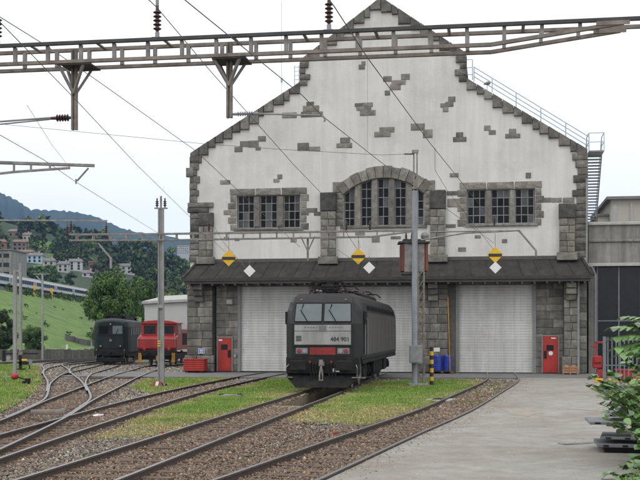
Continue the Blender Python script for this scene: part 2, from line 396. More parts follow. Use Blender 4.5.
GRASS = [
 ('left', GP((-90, 361), (36, 365.5), (43, 375), (37, 388), (22, 399), (0, 411), (-80, 440))),
 ('pole', GP((143, 378), (236, 377), (205, 383), (170, 390), (146, 392), (132, 384))),
 ('mid', tl3 + list(reversed(tl2))),
 ('right', tr2 + list(reversed(tl1))),
 ('verge', [(11.0, 47), (9.85, 37), (7.55, 25), (6.85, 21), (5.35, 18.2), (4.5, 16.6), (4.15, 15), (4.15, 8), (9, 8), (16, 30), (18, 47)]),
 ('far', GP((-80, 352), (92, 352), (92, 356), (30, 358.5), (-80, 360))),
]
def rough(poly, step=.35, j=.16):
    o = []; n = len(poly)
    for i in range(n):
        a, b = Vector(poly[i]), Vector(poly[(i + 1) % n]); k = min(60, max(1, int((b - a).length / step)))
        for q in range(k): c = a + (b - a) * q / k; o.append((c.x + random.gauss(0, j), c.y + random.gauss(0, j * 1.6)))
    return o
GRASS = [(n_, rough(p_) if n_ in ('pole', 'mid', 'right') else p_) for n_, p_ in GRASS]
for nme, poly in GRASS: sheet('grass_ground', poly, -.03 if nme == 'verge' else -.05 if nme == 'left' else -.085, 'turf')

# pit
pit = struct(bpy.data.objects.new('inspection_pit', None)); link(pit, None, (LO.o[0], LO.o[1], 0), -LO.a)
mb = MB(); mb.box(PIT[0] - .12, PIT[0], PIT[2] - .1, PIT[3], -1.4, -.12); mb.box(PIT[1], PIT[1] + .12, PIT[2] - .1, PIT[3], -1.4, -.12)
obj('pit_wall', mb, 'pitc', pit)
mb = MB(); mb.box(PIT[0], PIT[1], PIT[2] - .35, PIT[2], -1.4, -.06); obj('pit_kerb', mb, 'pitc', pit, bevel=.02)
mb = MB(); mb.box(PIT[0], PIT[1], PIT[2], PIT[3], -1.45, -1.4); obj('pit_floor', mb, 'pitc', pit)
mb = MB(); mb.box(PIT[0], PIT[1], PIT[3], PIT[3] + .15, -1.4, -.06); obj('pit_kerb', mb, 'pitc', pit)

dirt = mat('dry_mud', (.30, .255, .195), .95, .15, 4, bump=.6, blotch=(2.5, (.335, .318, .288), .42, .6)); tar = mat('tar_patch', (.285, .265, .235), .9, .15, 3, bump=.6, blotch=(2, (.335, .318, .288), .42, .62))
for q, (px, py, hw_, hd_, m_) in enumerate(((522, 412, .55, 1.6, dirt), (590, 408, .7, 1.4, tar))):
    c = G(px, py); sheet('road_patch', [(c.x + math.cos(k * math.pi / 12) * hw_ * random.uniform(.5, 1.15), c.y + math.sin(k * math.pi / 12) * hd_ * random.uniform(.5, 1.15)) for k in range(24)], -.002 + .001 * q, 'asphalt').data.materials[0] = m_
# ---- rails and sleepers
RP = [(-.036, 0), (.036, 0), (.036, -.035), (.010, -.05), (.010, -.125), (.07, -.145), (.07, -.155), (-.07, -.155), (-.07, -.145), (-.010, -.125), (-.010, -.05), (-.036, -.035)]
def rail_obj(path, z, parent):
    mb = MB(); n = len(RP); m = len(path)
    for i, p in enumerate(path):
        t = (path[min(i + 1, m - 1)] - path[max(i - 1, 0)]).normalized()
        for a, b in RP: mb.v.append((p.x + t.y * a, p.y - t.x * a, gz(p.x, p.y) + z + b))
    for i in range(m - 1):
        for k in range(n): mb.f.append((i * n + k, i * n + (k + 1) % n, (i + 1) * n + (k + 1) % n, (i + 1) * n + k))
    o = obj('rail', mb, 'rail', parent); o.data.materials.append(MT['railtop'])
    for p in o.data.polygons:
        if p.normal.z > .7 and p.center.z > z + gz(p.center.x, p.center.y) - .02: p.material_index = 1
    return o
mb = MB(); mb.box(-1.28, 1.28, -.12, .12, -.14, 0); SLP = mesh('sleeper', mb, MT['sleeper'])
for i, (k, p, lab) in enumerate(TR):
    t = thing('railway_track', lab, 'railway track', (0, 0, 0))
    path = PATHS[k]; zt = .035 + .0025 * i
    for s in (-.7535, .7535): rail_obj(offset(path, s), zt, t)
    if k == 'pit':
        for j in range(3): pass
    dense = crom(p, .1); acc = 0; last = dense[0]
    for j, q in enumerate(dense[1:-1]):
        acc += (q - last).length; last = q
        if acc < .66: continue
        acc = 0
        if q.y > 62 or q.y < 11: continue
        if any(np_inside(x, np.array([q.x]), np.array([q.y]))[0] for x in (AP,)): continue
        if k == 'pit' and q.y > 33: continue
        if k in ('four', 'six') and (q - min(PATHS['five' if k == 'four' else 'four'], key=lambda r: (r - q).length)).length < .25: continue
        if k == 'five' and (q - min(PATHS['third'], key=lambda r: (r - q).length)).length < .35: continue
        d = (dense[j + 2] - dense[j]).normalized()
        inst('sleeper', SLP, t, (q.x + random.uniform(-.04, .04), q.y, gz(q.x, q.y) - .078 + .004 * i + random.uniform(-.012, .008)), (1, random.uniform(.9, 1.1), 1), (0, 0, math.atan2(-d.x, d.y) + random.uniform(-.02, .02)))

# ---- ballast stones, real geometry
def track_dist(X, Y):
    D = np.full(len(X), 99.)
    for k in PATHS:
        P = np.array([(p.x, p.y) for p in PATHS[k][::2]])
        for a in range(0, len(P), 40):
            seg = P[a:a + 40]; D = np.minimum(D, np.sqrt(((X[:, None] - seg[None, :, 0]) ** 2 + (Y[:, None] - seg[None, :, 1]) ** 2)).min(1))
    return D
def scatter_stones():
    Xs, Ys, Ss = [], [], []
    for y0, y1, dens, size in ((13, 20, 620, .026), (20, 28, 420, .030), (28, 40, 170, .042), (40, 56, 80, .055), (56, 95, 28, .075)):
        xl, xr = -.32 * y1 - 1, min(10, .17 * y1 + 2)
        n = int((y1 - y0) * (xr - xl) * dens); X = rng.uniform(xl, xr, n); Y = rng.uniform(y0, y1, n)
        vis = np.abs(X) < .30 * Y + 1.0
        X, Y = X[vis], Y[vis]; D = track_dist(X, Y)
        ok = (D < rng.uniform(1.2, 3.2, len(X)))
        for poly in (AP, ROAD, PR): ok &= ~np_inside(poly, X, Y)
        gr = np.zeros(len(X), bool)
        for _, poly in GRASS: gr |= np_inside(poly, X, Y)
        ok &= ~gr | (rng.random(len(X)) < .05 + .75 * np.clip((35 - Y) / 6, 0, 1) * (X > -6))
        X, Y = X[ok], Y[ok]; Xs.append(X); Ys.append(Y); Ss.append(np.full(len(X), size) * rng.uniform(.6, 1.5, len(X)))
    X, Y, S = map(np.concatenate, (Xs, Ys, Ss)); n = len(X); D = track_dist(X, Y)
    base = np.array([[1, 0, 0], [-1, 0, 0], [0, 1, 0], [0, -1, 0], [0, 0, 1], [0, 0, -1]], float)
    V = base[None] * rng.uniform(.65, 1.2, (n, 6, 1)) + rng.normal(0, .22, (n, 6, 3)); V[:, :, 2] *= .72
    a = rng.uniform(0, 6.28, n); c, s = np.cos(a)[:, None], np.sin(a)[:, None]
    V = np.stack([V[..., 0] * c - V[..., 1] * s, V[..., 0] * s + V[..., 1] * c, V[..., 2]], -1) * S[:, None, None]
    G0 = -.01 * np.clip(Y - 60, 0, 70)
    V += np.stack([X, Y, G0 - .125 + rng.uniform(0, .035, n) + S * .2], -1)[:, None]
    fb = np.array([[0, 2, 4], [2, 1, 4], [1, 3, 4], [3, 0, 4], [2, 0, 5], [1, 2, 5], [3, 1, 5], [0, 3, 5]])
    Fc = (fb[None] + (np.arange(n) * 6)[:, None, None]).reshape(-1, 3)
    rust = np.clip(1.35 + .6 * np.clip((X + 4.5) / 2, 0, 1) - D / 1.5, 0, 1) * np.clip((62 - Y) / 25, .25, 1)
    rust = np.clip(rust + rng.normal(0, .28, n), 0, 1)[:, None]
    grey = np.array([.26, .24, .205]); brown = np.array([.205, .142, .10])
    tint = (grey * (1 - rust) + brown * rust) * rng.lognormal(0, .34, (n, 1))
    tint = np.concatenate([np.clip(tint, .01, .75), np.ones((n, 1))], 1)
    o = bpy.data.objects.new('ballast', npmesh('ballast', V.reshape(-1, 3), Fc, MT['stones'], np.repeat(tint, 6, 0))); link(o); stuff(o)
scatter_stones()

# grit and gravel strewn over the asphalt, thickest along the rail
def scatter_grit():
    n = 60000; Y = rng.uniform(15, 56, n); X = rng.uniform(-3, 13, n); ok = np_inside(ROAD, X, Y); X, Y = X[ok], Y[ok]; D = track_dist(X, Y)
    p = np.clip(1.9 - D, 0, 1) ** 1.5 * .9 + .05 + .25 * np.clip(vnoise(X, Y, 2.2, 31) - .62, 0, 1); ok = rng.random(len(X)) < p; X, Y, D = X[ok], Y[ok], D[ok]; n = len(X)
    S = rng.uniform(.006, .018, n) * np.where(D < 1.5, 1.6, 1.0); base = np.array([[1, 0, 0], [-.5, .87, 0], [-.5, -.87, 0], [0, 0, .8]])
    a = rng.uniform(0, 6.28, n); c, s = np.cos(a)[:, None], np.sin(a)[:, None]; V = base[None] * rng.uniform(.6, 1.3, (n, 4, 1))
    V = np.stack([V[..., 0] * c - V[..., 1] * s, V[..., 0] * s + V[..., 1] * c, V[..., 2]], -1) * S[:, None, None] + np.stack([X, Y, X * 0 - .007], -1)[:, None]
    Fc = (np.array([[0, 1, 3], [1, 2, 3], [2, 0, 3]])[None] + (np.arange(n) * 4)[:, None, None]).reshape(-1, 3)
    t = np.clip(2.0 - D, 0, 1)[:, None] * .8; tint = (np.array([.30, .285, .26]) * (1 - t) + np.array([.22, .165, .115]) * t) * rng.lognormal(0, .35, (n, 1)); tint = np.concatenate([np.clip(tint, 0, .8), np.ones((n, 1))], 1)
    stuff(link(bpy.data.objects.new('grit', npmesh('grit', V.reshape(-1, 3), Fc, MT['stones'], np.repeat(tint, 4, 0)))))
# ---- grass blades
def vnoise(X, Y, s, seed):
    r = np.random.default_rng(seed); A = r.random((64, 64)); x, y = X / s, Y / s
    i, j = np.floor(x).astype(int), np.floor(y).astype(int); fx, fy = x - i, y - j; fx = fx * fx * (3 - 2 * fx); fy = fy * fy * (3 - 2 * fy)
    g = lambda a, b: A[a % 64, b % 64]
    return g(i, j) * (1 - fx) * (1 - fy) + g(i + 1, j) * fx * (1 - fy) + g(i, j + 1) * (1 - fx) * fy + g(i + 1, j + 1) * fx * fy
scatter_grit()
def grass_patch(name, poly, dens, dry0, hmax, extra=None):
    P = np.array(poly); x0, y0 = P.min(0); x1, y1 = P.max(0); x0 = max(x0, -36); y1 = min(y1, 175)
    n = int((x1 - x0) * (y1 - y0) * dens); X = rng.uniform(x0, x1, n); Y = rng.uniform(y0, y1, n)
    ok = np_inside(poly, X + rng.normal(0, .10, n), Y + rng.normal(0, .10, n)) & (np.abs(X) < .31 * Y + 1)
    for q in (PR, ROAD): ok &= ~np_inside(q, X, Y)
    X, Y = X[ok], Y[ok]; D = track_dist(X, Y)
    dry = np.clip(vnoise(X, Y, 1.7, 3) * .9 + vnoise(X, Y, .5, 5) * .45 - .55 + dry0 + np.clip(2.2 - D, 0, 1.2) * .42 + (extra(X, Y) if extra else 0), 0, 1)
    keep = (rng.random(len(X)) > dry * .55) & (D > .95)
    X, Y, dry = X[keep], Y[keep], dry[keep]; n = len(X)
    h = rng.uniform(.35, 1, n) * hmax * (1 - .55 * dry) * (.45 + 1.1 * vnoise(X, Y, .45, 21)); a = rng.uniform(0, 6.28, n); wd = rng.uniform(.006, .013, n) * (1 + Y / 45)
    z = -.01 * np.clip(Y - 60, 0, 70) - .05
    dx, dy = np.cos(a) * wd, np.sin(a) * wd; lx, ly = rng.normal(0, .4, n) * h, rng.normal(0, .4, n) * h
    V = np.stack([np.stack([X - dx, Y - dy, z], -1), np.stack([X + dx, Y + dy, z], -1), np.stack([X + lx, Y + ly, z + h], -1)], 1)
    gcol = np.array([.20, .315, .055]); dcol = np.array([.44, .37, .17])
    t = dry[:, None]; tint = (gcol * (1 - t) + dcol * t) * rng.lognormal(0, .28, (n, 1)); tint = np.concatenate([tint, np.ones((n, 1))], 1)
    o = bpy.data.objects.new(name, npmesh(name, V.reshape(-1, 3), np.arange(3 * n).reshape(-1, 3), MT['blades'], np.repeat(tint, 3, 0))); link(o); stuff(o)
for (nme, poly), dens, dry0, hm, ex in zip(GRASS, (200, 450, 1000, 1000, 600, 60), (-.10, -.05, -.12, -.12, -.05, .1), (.13, .09, .085, .085, .13, .18),
        (None, None, lambda X, Y: np.clip((32 - Y) / 7, 0, .8), lambda X, Y: np.clip((36 - Y) / 7, 0, .6), None, None)):
    grass_patch('grass', poly, dens, dry0, hm, ex)
# weeds along and between the rails of the foreground track
wp = [(p.x, p.y) for p in offset(between(PATHS['outer'], 36, 55), -.62)] + [(p.x, p.y) for p in reversed(offset(between(PATHS['outer'], 36, 55), .62))]
n = 9000; P = np.array(wp); X = rng.uniform(P[:, 0].min(), P[:, 0].max(), n * 3); Y = rng.uniform(36, 55, n * 3); ok = np_inside(wp, X, Y) & (vnoise(X, Y, 1.1, 9) > .5); X, Y = X[ok], Y[ok]; n = len(X)
V = np.stack([np.stack([X - .015, Y, X * 0 - .12], -1), np.stack([X + .015, Y, X * 0 - .12], -1), np.stack([X + rng.normal(0, .03, n), Y, rng.uniform(-.09, -.01, n)], -1)], 1)
tn = np.array([.16, .18, .06, 1]) * np.concatenate([rng.lognormal(0, .3, (n, 1))] * 3 + [np.ones((n, 1))], 1)
stuff(link(bpy.data.objects.new('weeds', npmesh('weeds', V.reshape(-1, 3), np.arange(3 * n).reshape(-1, 3), MT['blades'], np.repeat(tn, 3, 0)))))

# ================================================================== ENGINE SHED
SW = SH.W
shed = thing('engine_shed', 'large gabled white engine shed with rough grey stone trim and three roller doors', 'engine shed', (SH.o[0], SH.o[1], 0), -AB)
def unit_stone(seed):
    """dressed block with knocked-off corners and a slightly bulging rough face"""
    r = random.Random(seed); mb = MB(); out = []
    for cx, cz_ in ((-1, -1), (1, -1), (1, 1), (-1, 1)):
        a, b = r.uniform(.012, .04), r.uniform(.02, .07); j1, j2 = r.uniform(0, .008), r.uniform(0, .012)
        p, q = (cx * (.5 - a), cz_ * (.5 - j2)), (cx * (.5 - j1), cz_ * (.5 - b)); out += [p, q] if cx * cz_ < 0 else [q, p]
    ins = [(x * r.uniform(.91, .96), z * r.uniform(.85, .93)) for x, z in out]
    mb.v = [(x, 1, z) for x, z in out] + [(x, r.uniform(.16, .3), z) for x, z in out] + [(x, r.uniform(.0, .1), z) for x, z in ins] + [(r.uniform(-.1, .1), -.05, r.uniform(-.1, .1))]
    for a in (0, 8):
        for k in range(8): mb.f.append((a + k, a + (k + 1) % 8, a + 8 + (k + 1) % 8, a + 8 + k))
    mb.f += [(16 + k, 16 + (k + 1) % 8, 24) for k in range(8)]
    return mb
STN = [mesh('stone_block', unit_stone(i), MT['stone']) for i in range(9)]
SOOT = [mesh('sooty_block', unit_stone(60 + i), MT['soot']) for i in range(4)]
COP = [mesh('coping_block', unit_stone(80 + i), MT['coping']) for i in range(8)]
WST = [mesh('ashlar_block', unit_stone(20 + i), MT['wallstone']) for i in range(10)]
def stone(name, u0, u1, z0, z1, v, depth=.12, lib=None, parent=None):
    lib = lib or STN
    return inst(name, random.choice(lib), parent or shed, ((u0 + u1) / 2, v, (z0 + z1) / 2), (abs(u1 - u0) - .006, depth, abs(z1 - z0) - .006))
def stone_px(name, x0, y0, x1, y1, v=-.035, depth=.1):
    x0, x1, y0, y1 = x0 + random.uniform(-1, .8), x1 + random.uniform(-.8, 1), y0 + random.uniform(-.5, .4), y1 + random.uniform(-.4, .5)
    u0, z1 = SW(x0, y0); u1, z0 = SW(x1, y1); return stone(name, u0, u1, z0, z1, v, depth)
def fill_stones(name, u0, u1, z0, z1, v, depth, row, wid, holes=(), lib=None, jut=.02):
    nr = max(1, round((z1 - z0) / row)); hs = [random.uniform(.8, 1.2) for _ in range(nr)]; s = sum(hs); z = z0
    for h in hs:
        h = h / s * (z1 - z0); spans = [(u0, u1)]
        for (a, b, c, d) in holes:
            if c < z + h - .03 and d > z + .03:
                ns_ = []
                for (p, q) in spans:
                    if b <= p or a >= q: ns_.append((p, q)); continue
                    if a - p > .05: ns_.append((p, a))
                    if q - b > .05: ns_.append((b, q))
                spans = ns_
        for p, q in spans:
            n = max(1, round((q - p) / wid)); ws = [random.uniform(.65, 1.35) for _ in range(n)]; t = sum(ws); x = p
            for w_ in ws:
                w_ = w_ / t * (q - p); stone(name, x, x + w_, z, z + h, v - random.uniform(0, jut), depth, lib); x += w_
        z += h
def wall_poly(name, outer, holes, v0, v1, m, parent):
    rings = [outer] + list(holes); flat = [p for r_ in rings for p in r_]; n = len(flat)
    tris = tessellate_polygon([[Vector((a, b, 0)) for a, b in r_] for r_ in rings])
    mb = MB(); mb.v = [(a, v0, b) for a, b in flat] + [(a, v1, b) for a, b in flat]
    mb.f = [tuple(t) for t in tris] + [tuple(i + n for i in reversed(t)) for t in tris]; s = 0
    for r_ in rings:
        k = len(r_)
        for i in range(k): mb.f.append((s + i, s + (i + 1) % k, s + (i + 1) % k + n, s + i + n))
        s += k
    return obj(name, mb, m, parent)

UL, UR = SW(190.3, 200)[0], SW(587.5, 200)[0]
rake = [SW(190.3, 155), SW(300, 84), SW(300, 62), SW(381, -1), SW(466.4, 55), SW(466.4, 80), SW(587.5, 151)]
Z0 = 5.55
def rect(x0, y0, x1, y1):
    a, z1 = SW(x0, y0); b, z0 = SW(x1, y1); return (a, b, z0, z1)
LW, RW = rect(236.5, 195.5, 300.5, 227.5), rect(466.5, 189.5, 535, 223)
hole = lambda r_: [(r_[0], r_[2]), (r_[1], r_[2]), (r_[1], r_[3]), (r_[0], r_[3])]
# arch opening
aL, aZs = SW(343.3, 196); aR, _ = SW(424.2, 193); aC = (aL + aR) / 2; aTop = SW(384, 178)[1]; aBot = SW(384, 225.5)[1]
aZs = (SW(343.3, 195)[1] + SW(424.2, 193)[1]) / 2; hw = (aR - aL) / 2; rise = aTop - aZs; RA = (hw * hw + rise * rise) / (2 * rise); cz = aTop - RA
def arch_pts(n=16, grow=0.):
    th = math.asin(hw / RA); return [(aC + (RA + grow) * math.sin(-th + 2 * th * k / n), cz + (RA + grow) * math.cos(-th + 2 * th * k / n)) for k in range(n + 1)]
AH = [(aL, aBot), (aR, aBot)] + list(reversed(arch_pts()))
outer = [(UL, Z0), (UR, Z0)] + list(reversed(rake))
wall_poly('plaster_wall', outer, [hole(LW), hole(RW), AH], 0, .42, 'plaster', shed)

# body behind the facade
zb = [(a, b - .35) for a, b in rake]; DEEP = 34
mb = MB(); mb.box(UL + .05, UL + .45, .43, DEEP, -.1, zb[0][1]); obj('side_wall', mb, 'plaster', shed)
mb = MB(); mb.box(UR - .45, UR - .05, .43, DEEP, -.1, zb[-1][1]); obj('side_wall', mb, 'plaster', shed)
wall_poly('back_wall', [(UL, -.1), (UR, -.1)] + list(reversed(zb)), [], DEEP, DEEP + .3, 'plaster', shed)
for a, b in ((0, 1), (2, 3), (3, 4), (5, 6)):
    p, q = zb[a], zb[b]; mb = MB(); mb.add([(p[0], .43, p[1]), (q[0], .43, q[1]), (q[0], DEEP + .5, q[1]), (p[0], DEEP + .5, p[1])], [(0, 1, 2, 3)])
    mb.add([(p[0], .43, p[1] - .2), (q[0], .43, q[1] - .2), (q[0], DEEP + .5, q[1] - .2), (p[0], DEEP + .5, p[1] - .2)], [(3, 2, 1, 0)])
    obj('roof_slope', mb, 'awning', shed)
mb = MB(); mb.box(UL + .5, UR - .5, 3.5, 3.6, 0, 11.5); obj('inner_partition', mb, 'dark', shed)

# stepped coping stones along the rakes
def rake_stones(p, q, n, drop):
    ts = [0] + [(k + random.uniform(-.22, .22)) / n for k in range(1, n)] + [1]
    for k in range(n):
        a = (p[0] + (q[0] - p[0]) * ts[k], p[1] + (q[1] - p[1]) * ts[k]); b = (p[0] + (q[0] - p[0]) * ts[k + 1], p[1] + (q[1] - p[1]) * ts[k + 1])
        lo = min(a[1], b[1]) - drop * random.uniform(.6, 1.35); j = .012
        mb = MB(); f = -.13 - random.uniform(0, .035)
        poly = [(a[0] + j, lo), (b[0] - j, lo), (b[0] - j, b[1] + .1), (a[0] + j, a[1] + .1)]
        cx = sum(x for x, _ in poly) / 4; czz = sum(z for _, z in poly) / 4
        inner = [(cx + (x - cx) * .9, czz + (z - czz) * .9) for x, z in poly]
        mb.add([(x, f + .05, z) for x, z in poly] + [(x, .3, z) for x, z in poly] + [(x, f, z) for x, z in inner],
               [(8, 9, 10, 11)] + [(i, (i + 1) % 4, 8 + (i + 1) % 4, 8 + i) for i in range(4)] + [(i + 4, (i + 1) % 4 + 4, (i + 1) % 4, i) for i in range(4)])
        obj('coping_stone', mb, 'coping', shed)
rake_stones(rake[0], rake[1], 13, .34); rake_stones(rake[2], rake[3], 9, .30)
rake_stones(rake[3], rake[4], 9, .30); rake_stones(rake[5], rake[6], 13, .34)
def side_stones(x_out, y0, y1, widths, sgn, v=-.10, name='quoin'):
    u, zt = SW(x_out, y0); _, zb_ = SW(x_out, y1); n = len(widths); 
    if name == 'quoin' and n > 2: mb = MB(); m_ = min(widths) / 17.4 - .06; mb.box(*sorted((u + .02 * sgn, u + m_ * sgn)), v + .05, .3, zb_ + .03, zt - .03); obj('quoin_backing', mb, 'coping', shed)
    for k, w_ in enumerate(widths):
        za = zt + (zb_ - zt) * k / n; zc = zt + (zb_ - zt) * (k + 1) / n; w_ = w_ / 17.4
        stone(name, u if sgn > 0 else u - w_, u + w_ if sgn > 0 else u, zc + random.uniform(-.02, .02), za + random.uniform(-.02, .02), v - random.uniform(0, .04), .34, random.choice((STN, COP, COP)))
side_stones(299.6, 63, 86, (9, 6, 11, 8), 1, -.12); side_stones(467, 56, 82, (11, 7, 12, 8), -1, -.12)
side_stones(189.6, 157, 203, (13, 10, 8, 11, 8, 10, 8), 1); side_stones(188, 203, 213, (27, 22), 1, -.20)
side_stones(186.4, 168, 177, (8,), 1, -.16)
side_stones(190, 213, 262, (10,) * 8, 1, -.10)
side_stones(588, 153, 204, (15, 12, 10, 14, 11, 15, 11), -1); side_stones(588, 204, 257, (14,) * 8, -1, -.10)
# exposed stones left bare in the plaster
EXP = """303.5,106,320,111.5 301,111.5,311,117 311,111.5,322,117 307,101.5,314,106 282,113,296,118 258,136.5,266,141 240,141,249,147 249,141,259,147 235,147,243,152 255,147,261,150
298,143,309,151 309,147,321,151 340,138,350,143 336,143,345,148 345,143,353,148 354,103,363,106.5 363,103,372,106.5 357,106.5,372,110.5 360,110.5,376,115 362,61.5,366,65 358,65,364,69
402,74,409,79.5 384,76.5,391,82 392,80.5,405,85 390,85,400,90 384,90.5,390,95 380,127.5,394,132 375,132,390,137 410,124,425,130 422,130,433,138 449,97,456,102 446,102,453,106.5 441,103,446,107 443,107,449,112
456,132,463,137 453,137,466,142 485,125.5,491,130.5 489,130.5,495,135 509,129,516,133.5 506,133.5,520,138 278,174.5,282,178.5 274,178.5,280,182 220,180,229.5,184.5
450,173,459,177 525,173,530.5,178 447,191,461,195.5 448,199,459,207 446,224,455,228 475,235,480.5,238.5 458.5,247,466.5,251.5 502,239,507.5,243 223.5,237,229,240 291,238,297,242 234,238,240,241
371,237,380,242 390,236,400,239 355,231,364,235.5 541,198,552,202.5 552,198,562,202.5 562,198,574,203 305.5,208,318,212 313,212,320,216 223,210,231,215"""
for q in EXP.split(): stone_px('exposed_stone', *[float(z) for z in q.split(',')], v=-.03 - random.uniform(0, .02))

# windows
def pane_grid(parent, u0, u1, z0, z1, nc, nr, v, top=None):
    """iron sash: frame bars as the part's mesh, each pane a child; top(u) gives an arched head"""
    mb = MB(); t = .03; head = top or (lambda u: z1)
    def vbar(u, w_): mb.box(u - w_, u + w_, v - .03, v + .03, z0, head(u))
    vbar(u0 + t, t); vbar(u1 - t, t)
    for c in range(1, nc): vbar(u0 + (u1 - u0) * c / nc, .02)
    for r_ in range(nr + 1):
        z = z0 + (z1 - z0) * r_ / nr
        z = min(max(z, z0 + t), z1 - t)
        if z < min(head(u0), head(u1)) - .02 or not top: mb.box(u0, u1, v - .034, v + .026, z - .022, z + .022)
    if top:
        for k in range(6): a, b = u0 + (u1 - u0) * k / 6, u0 + (u1 - u0) * (k + 1) / 6; mb.bar((a, v, head(a) - .03), (b, v, head(b) - .03), .06, .06)
    f = obj('window_sash', mb, 'winframe', parent)
    for c in range(nc):
        for r_ in range(nr):
            a, b = u0 + (u1 - u0) * c / nc, u0 + (u1 - u0) * (c + 1) / nc; d, e = z0 + (z1 - z0) * r_ / nr, z0 + (z1 - z0) * (r_ + 1) / nr
            ea, eb = min(e, head(a)), min(e, head(b))
            if max(ea, eb) - d < .08: continue
            ea, eb = max(ea, d + .01), max(eb, d + .01); s = random.uniform(-.008, .008); mm = MB()
            mm.add([(a, v + s, d), (b, v - s, d), (b, v - s, eb), (a, v + s, ea), (a, v + .03, d), (b, v + .03, d), (b, v + .03, eb), (a, v + .03, ea)],
                   [(0, 1, 2, 3), (7, 6, 5, 4), (0, 4, 5, 1), (1, 5, 6, 2), (2, 6, 7, 3), (3, 7, 4, 0)])
            obj('pane', mm, 'frost' if random.random() < .16 else 'winglass', f)
def window_group(r_, xs_px, yref, jl, jr):
    for x0, x1 in xs_px:
        pane_grid(shed, SW(x0, yref)[0], SW(x1, yref)[0], r_[2], r_[3], 3, 4, .22)
    for (a, b) in zip(xs_px, xs_px[1:]):
        stone('mullion', SW(a[1], yref)[0] - .01, SW(b[0], yref)[0] + .01, r_[2] + .01, r_[3] - .01, .02, .38)
    n = 3; u0, u1 = r_[0] - .42, r_[1] + .40
    for k in range(n): stone('lintel_stone', u0 + (u1 - u0) * k / n, u0 + (u1 - u0) * (k + 1) / n, r_[3], r_[3] + .40, -.055, .3)
    stone('window_sill', r_[0] - .2, r_[1] + .2, r_[2] - .17, r_[2], -.13, .5)
    for k in range(5):
        h = (r_[3] - r_[2] + .15) / 5; z = r_[2] - .15 + h * k
        stone('jamb_stone', r_[0] - (.38 + .14 * ((k + jl) % 2)), r_[0], z, z + h, -.05, .35); stone('jamb_stone', r_[1], r_[1] + (.36 + .14 * ((k + jr) % 2)), z, z + h, -.05, .35)
window_group(LW, [(237, 254), (259.5, 277), (283, 300)], 210, 0, 1)
window_group(RW, [(467, 486), (491, 510), (515, 534.5)], 205, 1, 0)
al = [(343.7, 354.8), (360.5, 371.8), (377.3, 389), (394.4, 406.2), (412, 423.9)]
headf = lambda u: cz + math.sqrt(max(.01, RA * RA - (u - aC) ** 2))
for x0, x1 in al:
    u0, u1 = SW(x0, 205)[0], SW(x1, 205)[0]
    pane_grid(shed, u0, u1, aBot, max(headf(u0), headf(u1), headf((u0 + u1) / 2)), 2, 5, .24, headf)
for a, b in zip(al, al[1:]):
    u0, u1 = SW(a[1], 205)[0] - .01, SW(b[0], 205)[0] + .01; mb = MB()
    mb.prism([(u0, aBot), (u1, aBot), (u1, headf(u1)), (u0, headf(u0))], .0, .4); obj('mullion', mb, 'stone', shed, bevel=.02)
th = math.asin(hw / RA) * 1.0; NV = 12
for k in range(NV):
    a, b = -th + 2 * th * k / NV + .002, -th + 2 * th * (k + 1) / NV - .002; ro = RA + random.uniform(.60, .72); mb = MB()
    P4 = [(aC + r_ * math.sin(t), cz + r_ * math.cos(t)) for r_, t in ((RA, a), (RA, b), (ro, b), (ro, a))]
    cx, czz = sum(p[0] for p in P4) / 4, sum(p[1] for p in P4) / 4; I4 = [(cx + (x - cx) * .94, czz + (z - czz) * .95) for x, z in P4]; f = -.10 - random.uniform(0, .03)
    mb.add([(x, f + .04, z) for x, z in P4] + [(x, .4, z) for x, z in P4] + [(x, f, z) for x, z in I4],
           [(8, 9, 10, 11)] + [(i, (i + 1) % 4, 8 + (i + 1) % 4, 8 + i) for i in range(4)] + [(i + 4, (i + 1) % 4 + 4, (i + 1) % 4, i) for i in range(4)])
    obj('voussoir', mb, 'stone', shed)
for sgn, u in ((-1, aL), (1, aR)):
    for k in range(5):
        h = (aZs + .12 - aBot) / 5; z = aBot + h * k; w_ = .42 + .12 * (k % 2); stone('jamb_stone', u if sgn > 0 else u - w_, u + w_ if sgn > 0 else u, z, z + h, -.08, .4)
    stone('impost', u - (.62 if sgn < 0 else 0), u + (.62 if sgn > 0 else 0), aZs + .12, aZs + .75, -.09, .4)
stone('window_sill', aL - .2, aR + .2, aBot - .17, aBot, -.14, .5)

# pilasters on the upper wall
def pilaster(x0, x1, y0, y1, v, capx=None):
    r_ = rect(x0, y0, x1, y1); mb = MB(); mb.box(r_[0] + .03, r_[1] - .03, v + .06, .0, r_[2], r_[3] - .02); obj('pilaster_core', mb, 'mortar', shed)
    zc = r_[3] - (r_[3] - r_[2]) * .28
    stone('pilaster_cap', r_[0] - .03, r_[1] + .03, zc, r_[3], v - .03, -v + .05, SOOT)
    fill_stones('pilaster_stone', r_[0], r_[1], r_[2] + .3, zc, v, .2, .40, .48)
    stone('pilaster_foot', r_[0] - .14, r_[1] + .14, r_[2] - .15, r_[2] + .3, v - .12, .3)
pilaster(321.5, 336.5, 193, 262, -.42); pilaster(430.5, 445.5, 190.5, 260, -.42); pilaster(200, 213.5, 213, 262, -.30); pilaster(559, 574.5, 204, 258, -.42)

